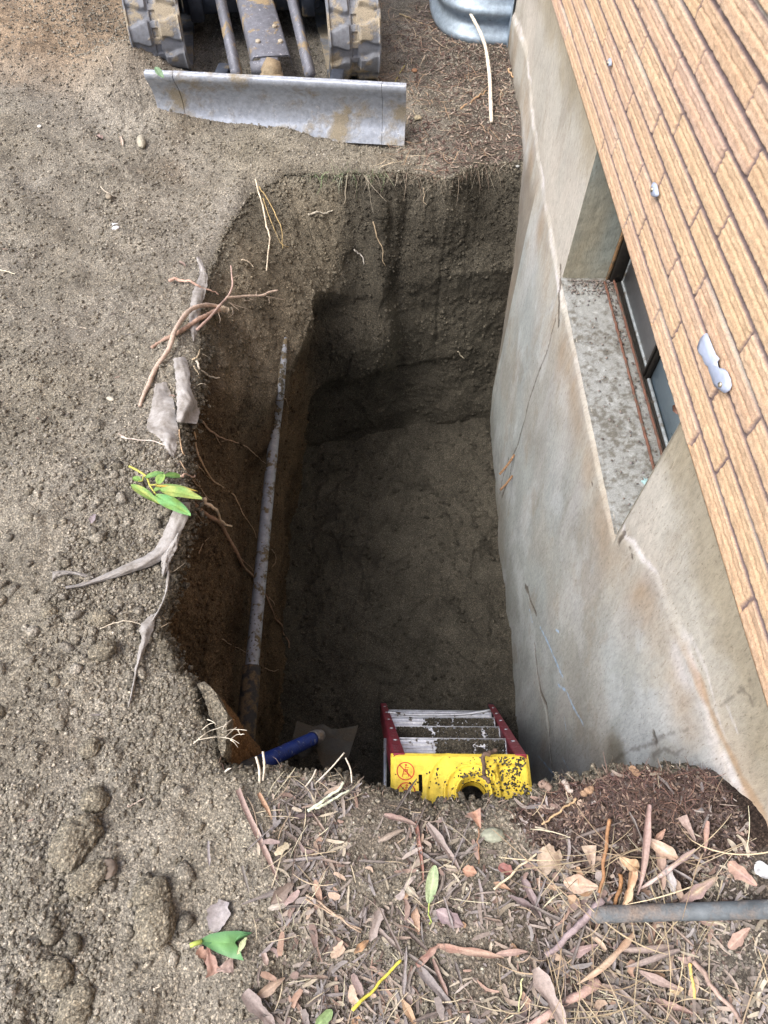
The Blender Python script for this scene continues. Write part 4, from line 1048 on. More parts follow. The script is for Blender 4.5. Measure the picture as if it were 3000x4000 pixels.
# tracks
def make_track(xc, y0, seed):
    r = .205; Lh = 1.05
    P = []
    na = 130
    for i in range(na): a_ = math.pi / 2 + math.pi * i / (na - 1); P.append((math.cos(a_) * r, math.sin(a_) * r, math.cos(a_), math.sin(a_)))   # front half (towards -y)
    ns = 150
    for i in range(1, ns): P.append((Lh * i / ns, -r, 0, -1))
    for i in range(na): a_ = -math.pi / 2 + math.pi * i / (na - 1); P.append((Lh + math.cos(a_) * r, math.sin(a_) * r, math.cos(a_), math.sin(a_)))
    for i in range(1, ns): P.append((Lh - Lh * i / ns, r, 0, 1))
    P = np.array(P); n = len(P); s = np.concatenate([[0], np.cumsum(np.hypot(*np.diff(P[:, :2], axis=0).T))])
    tot = s[-1] + .007; npitch = round(tot / .142); ph = s / tot * npitch
    W = .128; xs = np.linspace(-W, W, 58)
    S, XX = np.meshgrid(ph, xs, indexing='ij')
    def lug(off, cx, hw):
        t = (S + off) % 1; t = np.minimum(t, 1 - t)
        wav = .06 * np.sin((XX - cx) / hw * 2.5)
        return sstep(.345 + wav, .23 + wav, t) * sstep(hw, hw - .010, np.abs(XX - cx))
    h = .019 * np.maximum(lug(0, -.073, .054), lug(.12, .073, .054)) + .010 * sstep(.010, .004, np.abs(np.abs(XX) - .123)) 
    h = h - .010 * (np.abs(XX) < .014) * (np.abs(((S + .25) % .5) / .5 - .5) < .28)
    PX_, PY_, NX_, NY_ = [np.repeat(P[:, k][:, None], len(xs), 1) for k in range(4)]
    V = np.stack([XX, PX_ + NX_ * h, PY_ + NY_ * h], 2).reshape(-1, 3)
    Vi = np.stack([XX, PX_ - NX_ * .022, PY_ - NY_ * .022], 2).reshape(-1, 3)
    m = len(xs); F1 = grid_faces(n, m, wrap_u=True); F2 = F1[:, ::-1] + n * m
    E = np.array([(i * m, i * m + n * m, ((i + 1) % n) * m + n * m, ((i + 1) % n) * m) for i in range(n)] + [(i * m + m - 1, ((i + 1) % n) * m + m - 1, ((i + 1) % n) * m + m - 1 + n * m, i * m + m - 1 + n * m) for i in range(n)])
    t = empty('track', (xc, y0 + r, r + .012)); t.parent = exo
    o = mesh_np('rubber_belt', np.vstack([V, Vi]), np.vstack([F1, F2, E]), TRK); autosmooth(o, 38); o.parent = t
    for yy_, rr_ in ((0, r - .03), (Lh, r - .03)):
        b = MB(); b.lathe([(-.05, 0), (-.05, .06), (-.035, .06), (-.035, rr_ - .02), (-.045, rr_), (.045, rr_), (.035, rr_ - .02), (.035, .06), (.05, .06), (.05, 0)], (0, yy_, 0), (1, 0, 0), 40)
        o = b.build('idler_wheel', NAVY); o.parent = t; autosmooth(o)
    b = MB(); b.box(-.06, .06, .10, Lh - .1, -.08, .08, .01)
    for k in range(4): b.lathe([(-.07, 0), (-.07, .055), (.07, .055), (.07, 0)], (0, .18 + k * .22, -.125), (1, 0, 0), 20)
    o = b.build('track_frame', NAVY); o.parent = t; return t
make_track(.475, .10, 1); make_track(-.475, .26, 2)

# ------------------------------------------------------------------ galvanised window well
GAL = metal('galvanised', (.27, .34, .41), .30, .42, (.085, .065, .05), .62, .72, 9)
ww = empty('window_well', (.69, 4.88, -.25)); tag(ww, 'corrugated galvanised steel window well bolted to the far end of the foundation', 'window well')
n = 90; th = np.linspace(0, math.pi, n); zs_ = np.linspace(-.12, .46, 90)
RX, RY = .415, .60
V = []
for t_ in th:
    e = 2.0 / 3.2; cx_ = -math.copysign(abs(math.sin(t_)) ** e, 1) * RX; cy_ = -math.copysign(abs(math.cos(t_)) ** e, math.cos(t_)) * RY
    for z_ in zs_:
        cor = .016 * math.sin(z_ * 2 * math.pi / .135); k = 1 + cor / RX
        V.append((cx_ * k, cy_ * k, z_))
o = mesh_np('corrugated_wall', V, grid_faces(n, len(zs_)), GAL); o.parent = ww
for sg_ in (-1, 1):
    b = MB(); b.box(-.016, -.012, sg_ * RY - .055, sg_ * RY + .055, -.12, .46, .001); o = b.build('flange', GAL); o.parent = ww
pts = [(-math.copysign(abs(math.sin(t_)) ** (2 / 3.2), 1) * RX * 1.03, -math.copysign(abs(math.cos(t_)) ** (2 / 3.2), math.cos(t_)) * RY * 1.03, .46) for t_ in th]
b = MB(); b.tube(pts, .008, 8); o = b.build('rolled_rim', GAL, smooth=True); o.parent = ww
bpy.context.view_layer.update()
# ================================================================== roots, fabric, litter
def surf_line(pts, lift=.004, n=None, objs=None):
    """photo trace -> points just above the real surface"""
    P = [hit(px, py, 0, objs) for px, py in pts]
    Q = [p + nn_ * lift for p, nn_ in P]
    return smoothline(Q, n or max(12, 7 * len(Q))), P
def root(name, label, cat, pts, wpx, col, group=None, lift=.006, tip=.35, seed=0, kids=(), absz=None, rough=.18, var=.35, arch=0.0, mat=None, wob=1.3):
    """a root or twig: tapered irregular tube following the trace, with finer side roots in the same mesh"""
    if absz is None: L, P = surf_line(pts, lift)
    else: L = smoothline([Pz(px, py, z) for (px, py), z in zip(pts, absz)], 8 * len(pts))
    n = len(L); m = mpp(L[n // 2]); r0 = max(wpx * m / 2, .0011)
    rg = np.random.default_rng(seed)
    t = np.linspace(0, 1, n); L = L + np.stack([fbm(t * 9 + seed, t * 0 + k, oct=2, seed=seed) * r0 * wob for k in range(3)], 1)
    if arch: L[:, 2] += arch * np.sin(t * math.pi)
    b = MB(); b.tube(L, r0 * (1 - (1 - tip) * t) * (1 + .12 * fbm(t * 12, t * 0, oct=2, seed=seed + 3)), 8, rough=rough * .6, seed=seed)
    for (kp, kw) in kids:
        if absz is None: K, _ = surf_line(kp, lift)
        else:
            zz = np.interp(0, [0], [0]); K = smoothline([Pz(px, py, L[np.argmin(((L - Pz(px, py, a_)) ** 2).sum(1))][2]) for (px, py) in kp for a_ in (np.mean(absz),)], 8 * len(kp))
        tk = np.linspace(0, 1, len(K)); b.tube(K, max(kw * m / 2, .0007) * (1 - .7 * tk), 5, rough=.2, seed=seed + 5)
    o = b.build(name, mat or organic(col, var, 160, .8), smooth=True)
    return tag(o, label, cat, group)
TAN = (.42, .30, .19); PALE = (.58, .50, .38); PINKR = (.43, .27, .21); BRN = (.20, .125, .075)
# the torn-off branch of root lying over the left rim
rb = empty('root_branch', tuple(hit(861, 1209)[0])); tag(rb, 'pinkish forked root torn out and lying across the left edge of the pit', 'root')
rbl = Matrix.Translation(-Vector(hit(861, 1209)[0]))
def lifted(pts, lifts): return smoothline([hit(px, py, l)[0] for (px, py), l in zip(pts, lifts)], 9 * len(pts))
def rpart(name, L, r, tip, seed, c, rough=.12):
    n = len(L); t = np.linspace(0, 1, n); r = r * .74; c = (c[0] * 1.08, c[1] * 1.15, c[2] * 1.2); b = MB(); b.tube(L, r * (1 - (1 - tip) * t) * (1 + .15 * fbm(t * 10, t * 0, oct=2, seed=seed)), 9, rough=rough, seed=seed)
    o = b.build(name, organic(c, .35, 150), smooth=True); o.parent = rb; o.matrix_parent_inverse = rbl; return o
rpart('root_limb', lifted([(546, 1588), (560, 1545), (580, 1503), (606, 1442), (640, 1392), (660, 1361), (672, 1325), (684, 1290), (712, 1245), (747, 1208), (801, 1192), (850, 1198), (886, 1208)], [.006, .012, .02, .03, .03, .035, .045, .05, .05, .05, .06, .07, .08]), .0085, 1.35, 1, (.43, .32, .25))
rpart('root_limb', lifted([(593, 1358), (620, 1340), (655, 1320), (700, 1298), (730, 1277), (770, 1250), (801, 1234), (840, 1216), (872, 1208)], [.006, .008, .01, .015, .02, .03, .05, .07, .08]), .0075, 1.5, 2, (.36, .235, .175), .25)
rpart('root_limb', lifted([(769, 1288), (797, 1262), (823, 1236), (861, 1190), (880, 1170), (894, 1152), (908, 1115), (905, 1075), (902, 1038)], [.03, .05, .07, .10, .10, .10, .10, .10, .08]), .0065, .6, 3, (.41, .28, .23))
rpart('root_limb', lifted([(885, 1162), (925, 1160), (964, 1156), (1024, 1154), (1050, 1142), (1084, 1134)], [.10, .10, .10, .09, .09, .09]), .0072, .75, 4, (.52, .39, .30))
rpart('root_stub', lifted([(850, 1206), (870, 1208), (889, 1215)], [.08, .08, .08]), .017, .8, 5, (.50, .40, .29), .35)
for q_, kp in enumerate([[(905, 1090), (920, 1080), (937, 1076)], [(960, 1158), (985, 1170), (1000, 1172)], [(890, 1180), (920, 1192), (945, 1200), (965, 1205)], [(900, 1185), (925, 1205), (934, 1213)], [(1040, 1158), (1070, 1163), (1095, 1168), (1110, 1170)], [(1050, 1160), (1052, 1185)], [(940, 1160), (960, 1175), (990, 1168)], [(1000, 1152), (1003, 1135)], [(660, 1366), (680, 1377)], [(850, 1215), (860, 1245), (858, 1262)], [(905, 1200), (910, 1225), (893, 1240)]]):
    rpart('rootlet', lifted(kp, [.09] * len(kp)) if q_ != 8 else lifted(kp, [.02, .01]), .0020, .4, 20 + q_, (.42, .33, .25))
root('root_piece', 'short stripped pinkish root piece lying on grey fabric above the forked root', 'root', [(671, 1106), (698, 1104), (725, 1110), (780, 1128), (815, 1142), (842, 1158)], 13, (.50, .34, .27), lift=.014, seed=11)
# roots hanging down the left soil wall
GR = 'roots hanging down the left wall of the pit'
root('hanging_root', 'longest thin pale root running down the left pit wall from the frayed fabric strip', 'root', [(742, 1659), (756, 1715), (763, 1760), (772, 1800), (800, 1844), (822, 1875), (856, 1898), (904, 1927), (918, 1952), (934, 1985), (948, 2012), (964, 2032), (980, 2060), (997, 2100)], 8, TAN, GR, seed=21)
root('hanging_root', 'thin tan root curling beside the longest one, just below the grey ragged fabric', 'root', [(698, 1680), (702, 1725), (708, 1768), (728, 1794), (747, 1811), (780, 1833), (797, 1852), (812, 1875)], 6, TAN, GR, seed=22, kids=[([(747, 1811), (762, 1815), (775, 1828)], 4)])
root('hanging_root', 'straight stout root stub pointing right from under the frayed fabric strip', 'root', [(774, 1643), (800, 1662), (823, 1681), (845, 1697), (867, 1708), (895, 1722), (923, 1734)], 9, (.36, .25, .17), GR, seed=23, kids=[([(835, 1690), (845, 1712), (856, 1735), (872, 1758)], 5), ([(856, 1722), (880, 1720)], 4)])
root('hanging_root', 'thickest brown root crossing behind the grey pipe and ending on the pit floor', 'root', [(755, 1974), (775, 1995), (794, 2012), (830, 2042), (859, 2068), (878, 2105), (903, 2147), (920, 2175), (939, 2205), (970, 2245), (997, 2285), (1020, 2318), (1040, 2345), (1055, 2385), (1069, 2415), (1090, 2445), (1105, 2473), (1118, 2505), (1127, 2534)], 15, (.27, .175, .115), GR, lift=.012, seed=24, kids=[([(903, 2147), (940, 2185), (975, 2225), (998, 2262)], 6)])
root('peeled_root', 'pale split root stick poking out under the green leaves into the pit', 'root', [(757, 1952), (780, 1975), (810, 2005), (840, 2035), (865, 2058)], 14, (.62, .50, .36), GR, lift=.03, tip=.7, seed=25)
for q_, (pts, lb) in enumerate([([(700, 1806), (722, 1838), (745, 1858), (770, 1890), (790, 1925), (812, 1955), (833, 1962)], 'hair-thin root left of the pipe, between the ragged fabric and the green leaves'),
    ([(945, 1737), (975, 1757), (1005, 1782), (1038, 1818)], 'short hair-thin root touching the left side of the pipe'),
    ([(732, 1862), (760, 1888), (785, 1922), (800, 1945)], 'tiny root curl directly above the tip of the yellowish leaf'),
    ([(751, 1985), (768, 2020), (790, 2045)], 'tiny root just under the thick brown one near the torn fabric'),
    ([(772, 2165), (786, 2130), (798, 2108), (812, 2100)], 'isolated curled rootlet in the middle of the brown left wall'),
    ([(1050, 2140), (1070, 2160), (1072, 2190), (1060, 2215)], 'small rootlet loop just right of the pipe'),
    ([(1046, 2335), (1060, 2350), (1070, 2368)], 'short rootlet beside the end of the thick brown root'),
    ([(862, 2495), (890, 2515), (925, 2535), (962, 2555)], 'faint rootlet low on the left wall near the pipe'),
    ([(1030, 2608), (1060, 2622), (1085, 2615)], 'rootlet right of the lower end of the pipe'),
    ([(1103, 1540), (1115, 1565), (1122, 1590)], 'rootlet right of the upper end of the pipe')]):
    root('hanging_root', lb, 'root', pts, 4.5, (.34, .25, .17), GR, seed=30 + q_, tip=.4)
root('dry_stem', 'long grey dry stem hanging over the far left corner of the pit', 'stem', [(990, 725), (1008, 790), (1022, 850), (1036, 910), (1042, 950), (1040, 1000), (1031, 1075)], 7, PALE, 'dry stems hanging over the far left corner', lift=.03, seed=41, tip=.7)
root('dry_stem', 'thin yellow forked stem hanging beside the grey one at the far left corner', 'stem', [(1000, 745), (1030, 775), (1055, 820), (1078, 880), (1085, 930), (1090, 985)], 5, (.45, .34, .16), 'dry stems hanging over the far left corner', lift=.03, seed=42, kids=[([(1020, 790), (1050, 880), (1085, 960)], 4), ([(1085, 960), (1100, 975), (1110, 977)], 3)])
# short pale roots along the pit
for q_, (pts, wd, cl, lb, ct) in enumerate([
    ([(1208, 842), (1240, 836), (1270, 832), (1295, 826)], 8, (.40, .37, .30), 'pale broken root sticking from the left part of the far soil wall', 'root'),
    ([(1360, 680), (1350, 730), (1345, 780), (1342, 800)], 4, (.33, .29, .22), 'rootlets dangling from the turf at the far rim', 'root'),
    ([(1460, 870), (1475, 930), (1492, 970), (1495, 1015), (1500, 1040)], 5, (.30, .24, .16), 'wavy root running down the ridge of the far soil wall', 'root'),
    ([(1655, 730), (1660, 760), (1654, 790), (1668, 800)], 5, (.30, .25, .18), 'curly rootlet under the far rim right of the ridge', 'root'),
    ([(1786, 1370), (1800, 1388), (1815, 1398)], 5, (.46, .42, .32), 'short pale root fleck low on the far wall', 'root'),
    ([(1375, 975), (1395, 990), (1415, 1010), (1425, 1035)], 6, (.42, .40, .36), 'whitish root knot halfway down the far wall', 'root'),
    ([(940, 1020), (960, 1026), (975, 1035), (985, 1050)], 5, PALE, 'small white rootlet on the slope right of the forked root', 'root'),
    ([(760, 1420), (770, 1440), (800, 1465), (848, 1485)], 9, (.60, .55, .46), 'straight white twig by the top of the frayed fabric strip', 'twig'),
    ([(745, 1410), (765, 1398), (775, 1372)], 6, (.52, .43, .30), 'tan twig standing up beside the top of the frayed fabric strip', 'twig'),
    ([(752, 1440), (770, 1465), (775, 1485)], 5, (.50, .42, .30), 'little root curl under the white twig', 'root')]):
    root('rootlet' if ct == 'root' else 'twig', lb, ct, pts, wd, cl, lift=.01, seed=60 + q_, tip=.5)
root('white_stick', 'long curved whitish stick leaning up beside the window well', 'stick', [(1920, 478), (1917, 400), (1913, 300), (1900, 200), (1882, 140), (1852, 80), (1820, 25)], 15, (.66, .60, .50), absz=[-.27, -.235, -.20, -.165, -.14, -.11, -.08], seed=80, tip=.8, rough=.05, wob=.1)
# white tuft of rootlets at the near left corner
tf = empty('root_tuft', tuple(Pz(850, 2850, -.03))); tag(tf, 'tangle of fine white rootlets at the near left corner of the pit', 'root')
for q_, pts in enumerate([[(755, 2905), (790, 2875), (820, 2855), (850, 2845), (885, 2830), (900, 2815)], [(775, 2890), (830, 2880), (870, 2880), (910, 2890), (935, 2905)], [(870, 2860), (905, 2850), (940, 2850), (965, 2853)], [(905, 2885), (925, 2870), (955, 2868)], [(790, 2850), (815, 2830), (840, 2822)], [(810, 2810), (830, 2818), (845, 2830)], [(870, 2850), (880, 2830), (905, 2810)], [(900, 2890), (915, 2900), (930, 2920)], [(880, 2880), (900, 2860), (925, 2840)], [(930, 2852), (940, 2870), (950, 2865)]]):
    L = smoothline([Pz(px, py, .004 + .010 * math.sin(k * 2 + q_)) for k, (px, py) in enumerate(pts)], 9 * len(pts)); b = MB(); b.tube(L, np.linspace(.0012, .0005, len(L)), 5, rough=.2, seed=q_)
    o = b.build('rootlet', organic((.60, .56, .46), .2, 150), smooth=True); o.parent = tf; o.matrix_parent_inverse = Matrix.Translation(-Vector(Pz(850, 2850, -.03)))
# slab of soil split from the near left corner
def lump(name, px, py, r, flat, seed, colr=None, lbl=None, cat='clod', sx=1.0, rotz=0, sink=.35, base=None, mat=None, rough=1.0, group=None):
    bm = bmesh.new(); bmesh.ops.create_icosphere(bm, subdivisions=5 if r > .03 else 4, radius=1.0)
    V = np.array([v.co[:] for v in bm.verts]); F = np.array([[v.index for v in f.verts] for f in bm.faces]); bm.free()
    d = 1 + rough * (.30 * fbm(V[:, 0] * 1.5 + seed, V[:, 1] * 1.5, V[:, 2] * 1.5, oct=3, seed=seed) + .20 * fbm(V[:, 0] * 5, V[:, 1] * 5 + seed, V[:, 2] * 5, oct=3, seed=seed + 1, gain=.7))
    w1, _, _ = worley(V[:, 0] * 5, V[:, 1] * 5, V[:, 2] * 5, seed=seed); d += rough * .10 * (.5 - w1)
    V = V * d[:, None] * r * np.array([sx, 1 / sx, flat]); c, s = math.cos(rotz), math.sin(rotz); V = np.stack([V[:, 0] * c - V[:, 1] * s, V[:, 0] * s + V[:, 1] * c, V[:, 2]], 1)
    p = (hit(px, py)[0] if base is None else np.array(base)) + np.array([0, 0, r * flat * (1 - 2 * sink)])
    o = mesh_np(name, V, F, mat or SOIL, col=np.tile(np.array(colr if colr is not None else DRY), (len(V), 1))); o.location = p
    return tag(o, lbl, cat, group)
CL = [(375, 3125, .026, 'round damp soil clod at the top of the clod cluster, left of the hole'), (300, 3290, .044, 'largest crescent-shaped clod in the lower left'), (355, 3430, .032, 'upright flat clod right under the crescent-shaped one'), (590, 3485, .028, 'upper clod of the close pair left of the big green leaf'), (612, 3605, .038, 'big round clod, lower one of the pair left of the big green leaf'), (312, 3905, .026, 'brownish round clod at the bottom left of the photo'), (290, 3970, .024, 'clod just below the brownish round one at the bottom edge'), (225, 3800, .028, 'grey pebbly clod on the lower left soil'), (355, 2925, .020, 'small clod above the clod cluster, near the split soil slab'), (405, 1925 + 620, .026, 'round clod half way down the left side near the fabric end'), (395, 2420, .024, 'clod left of the hanging fabric tail'), (195, 2395, .018, 'small round clod far left beside the fabric fork')]
for q_, (a_, b2, r, lb) in enumerate(CL): lump('soil_clod', a_, b2, r, .72, 100 + q_, DRY * (1.15 if q_ % 3 else 1.02), lb, 'clod', 1 + .25 * math.sin(q_ * 2.3), q_ * 1.1, .30, group='loose clods on the left soil')
for q_, (a_, b2, r, sx, cl, lb, rt) in enumerate([(553, 560, .030, .62, (.36, .34, .27), 'oval grey stone on the soil below the left end of the blade', .3), (1925, 3262, .018, 1.3, (.27, .29, .23), 'greenish angular stone in the litter below the ladder cap', 0), (453, 893, .012, 1.3, (.72, .74, .78), 'small white pebble on the upper left soil', .5), (1632, 463, .018, 1.1, (.33, .29, .20), 'tan stone on the earth right of the blade end', .2), (1618, 278, .016, 1.0, (.35, .20, .12), 'reddish round pebble beside the right track', 0), (425, 770, .016, .8, (.25, .22, .17), 'grey brown pebble upper left', .4), (155, 495, .009, 1, (.75, .74, .70), 'tiny white chip near the upper left corner', 0), (422, 3395, .018, 1, (.17, .14, .115), 'dark round pebble between the clods lower left', 0), (2022, 650, .010, 1, (.32, .33, .32), 'little grey pebble at the far rim near the concrete', 0), (432, 1560, .010, .7, (.45, .43, .36), 'small oval pale pebble left of the fabric', 1.2), (1875, 2010, .030, 1.5, MOIST * 1.35, 'dark soil lump on the pit floor near the concrete', .1)]):
    lump('stone' if q_ != 10 else 'soil_clod', a_, b2, r, .6, 200 + q_, cl, lb, 'stone' if q_ != 10 else 'clod', sx, rt, .30, mat=None if q_ == 10 else organic(cl, .2, 120, .7), rough=.45 if q_ != 10 else 1)
# split slab
sp0 = hit(900, 2800)[0]
base = np.array([-.385, .455, -.06])
def slab():
    top = [PG(*p) for p in ((765, 2665), (795, 2660), (830, 2690), (862, 2740), (885, 2780), (888, 2850), (880, 2930), (866, 2960), (850, 2910), (828, 2810), (795, 2730))]
    T2 = closed_line([(p[0], p[1]) for p in top], 14, .7); n = len(T2); T2 = T2 + np.stack([fbm(T2[:, 0] * 40, T2[:, 1] * 40, oct=3, seed=500), fbm(T2[:, 0] * 40, T2[:, 1] * 40, oct=3, seed=501)], 1) * .006
    c = T2.mean(0); V = []; nz = 60
    for i in range(n):
        for k in range(40): f = k / 40; p = c + (T2[i] - c) * f; V.append((p[0], p[1], Gbase(p[0], p[1]) - .012 + .004 * f))
        for k in range(nz):
            z = -.012 - k * .011; V.append((T2[i, 0] + .03 * k / nz, T2[i, 1] + .02 * k / nz, Gbase(*T2[i]) + z))
    V = np.array(V); D_ = fbm(V[:, 0] * 60, V[:, 1] * 60, V[:, 2] * 60, oct=3, seed=509, gain=.8) * .006 + fbm(V[:, 0] * 30, V[:, 1] * 30, V[:, 2] * 30, oct=4, seed=502, gain=.7) * .007 + fbm(V[:, 0] * 8, V[:, 1] * 8, V[:, 2] * 6, oct=2, seed=503) * .014
    dv = V[:, :2] - c; dl = np.linalg.norm(dv, axis=1)[:, None] + 1e-3; side = (V[:, 2] < Gbase(V[:, 0], V[:, 1]) - .014)[:, None]
    V[:, :2] += dv / dl * D_[:, None] * side; V[:, 2] += (D_ * .6) * ~side[:, 0]
    wetk = sstep(-.03, -.08, V[:, 2])[:, None]; colr = DRY * .9 * (1 - wetk) + np.array([.20, .115, .055]) * wetk
    return tag(mesh_np('soil_slab', V, grid_faces(n, 40 + nz, wrap_u=True), SOIL, col=colr), 'slab of rusty brown soil splitting away at the near left corner of the pit', 'soil slab')
slab()
# ------------------------------------------------------------------ torn landscape fabric
def fabric_mat():
    m, nt, b = newmat('fabric'); v = coords(nt); n1 = noise(nt, v, 28, 5, .7); n2 = noise(nt, v, 500, 2)
    c = mix(nt, ramp(nt, n1, [(.3, 0.0), (.68, 1.0)]), (.17, .155, .135), (.40, .395, .39)); c = mix(nt, 1.0, c, ramp(nt, n2, [(.3, .85), (.7, 1.1)]), 'MULTIPLY')
    nt.links.new(c, b.inputs['Base Color']); b.inputs['Roughness'].default_value = .95; bump(nt, b, n2, .3, .001); bump(nt, b, n1, .3, .004); return m
FAB = fabric_mat()
def cloth(name, lbl, left, right, lifts, nw=16, seed=0, curl=.012, par=None, objs=None, bulge_=.008):
    """strip of felt between two traced edges, n stations; wrinkled, a few millimetres off the soil"""
    n = 50
    def dens(P): return smoothline(np.column_stack([np.array(P, float), np.zeros(len(P))]), n)[:, :2]
    A = dens(left); B2 = dens(right); t = np.linspace(0, 1, len(A)); tb = np.linspace(0, 1, len(B2)); B2 = np.stack([np.interp(t, tb, B2[:, k]) for k in (0, 1)], 1)
    lf = np.interp(t, np.linspace(0, 1, len(lifts)), lifts); V = []
    depth = []
    for i in range(len(A)):
        row = []
        for j in range(nw):
            s = j / (nw - 1); px, py = A[i] * (1 - s) + B2[i] * s
            row.append(hit(px, py, 0, objs)[0])
        row = np.array(row); d = np.linalg.norm(row - O, axis=1); depth.append(d)
    depth = np.array(depth)
    # follow the nearer ground smoothly instead of dropping into the hole
    for i in range(len(A)):
        dm = depth[i].min(); depth[i] = np.minimum(depth[i], dm + .05)
    ks = np.ones(5) / 5
    for j in range(nw): depth[:, j] = np.convolve(np.pad(depth[:, j], 2, mode='edge'), ks, 'valid')
    for i in range(len(A)):
        for j in range(nw):
            s = j / (nw - 1); px, py = A[i] * (1 - s) + B2[i] * s
            px += 2.2 * vnoise(np.array([i * .9]), np.array([j * 3.1 + seed]))[0] * (j in (0, nw - 1)) * 1.5
            h = lf[i] + bulge_ * math.sin(s * math.pi) + .0045 * vnoise(np.array([i * .16]), np.array([s * 4.0 + seed]))[0] + .002 * vnoise(np.array([i * .6]), np.array([s * 9.0 + seed]))[0]
            V.append(O + ray(px, py) * (depth[i, j] - h))
    V = np.array(V); F = grid_faces(len(A), nw)
    m = len(V); dn = np.array([0, 0, -.0012]); V = np.vstack([V, V + dn]); F = np.vstack([F, F[:, ::-1] + m])
    o = mesh_np(name, V, F, FAB)
    if par: o.parent = par[0]; o.matrix_parent_inverse = Matrix.Translation(-Vector(par[1]))
    if lbl: tag(o, lbl, 'fabric')
    return o
GO = [ground]
cloth('landscape_fabric', 'narrow grey strip of felt fabric under the forked root, on the left edge', [(765, 1005), (780, 1065), (755, 1135), (742, 1200), (738, 1255), (752, 1330)], [(778, 1000), (806, 1060), (808, 1120), (790, 1190), (778, 1260), (760, 1335)], [.004, .008, .012, .01, .006], seed=1)
cloth('landscape_fabric', 'frayed upright strip of grey felt hanging over the left edge of the pit', [(677, 1399), (683, 1450), (688, 1500), (690, 1570), (692, 1648)], [(725, 1391), (740, 1445), (749, 1530), (780, 1594), (768, 1655)], [.005, .02, .03, .035, .03], seed=2, bulge_=.016)
cloth('landscape_fabric', 'crumpled mud-stained fabric lying left of the frayed strip', [(605, 1500), (590, 1590), (575, 1670), (620, 1710), (650, 1760), (672, 1785)], [(648, 1490), (676, 1560), (690, 1640), (697, 1690), (690, 1745), (680, 1790)], [.002, .006, .008, .008, .005, .003], seed=3)
fe = hit(690, 2100, 0, GO)[0]
f4 = empty('torn_fabric', tuple(fe)); tag(f4, 'long torn grey felt strip forking to the left below the green leaves', 'fabric')
cloth('main_strip', None, [(690, 1962), (668, 2010), (640, 2080), (606, 2140), (560, 2172), (500, 2200), (440, 2228), (380, 2255), (305, 2280), (255, 2290)], [(752, 1962), (735, 2020), (705, 2085), (670, 2150), (610, 2200), (545, 2225), (470, 2250), (400, 2270), (330, 2290), (258, 2302)], [.012, .02, .022, .02, .018, .015, .012, .01, .006, .004], seed=4, par=(f4, fe), bulge_=.014)
cloth('hanging_tail', None, [(690, 2080), (650, 2140), (630, 2180), (632, 2215), (634, 2250)], [(705, 2085), (690, 2140), (665, 2190), (655, 2225), (638, 2254)], [.022, .024, .02, .012], seed=5, par=(f4, fe), bulge_=.012)
cloth('fork_strip', None, [(205, 2232), (240, 2228), (285, 2232), (330, 2240), (362, 2250)], [(204, 2270), (232, 2250), (280, 2243), (325, 2252), (366, 2262)], [.006, .008, .006, .004], seed=6, par=(f4, fe), nw=8)
cloth('edge_flap', None, [(655, 2195), (650, 2260), (640, 2330), (610, 2390), (570, 2430)], [(662, 2200), (663, 2275), (640, 2350), (606, 2415), (575, 2460)], [.008, .012, .012, .01], seed=7, par=(f4, fe), nw=6)
cloth('landscape_fabric', 'long pointed tail of pale felt running down the soil below the torn strip', [(590, 2400), (545, 2450), (550, 2500), (530, 2600), (515, 2680), (500, 2760)], [(608, 2405), (600, 2450), (578, 2510), (550, 2580), (528, 2670), (503, 2765)], [.008, .014, .012, .008, .004], seed=8, nw=8)
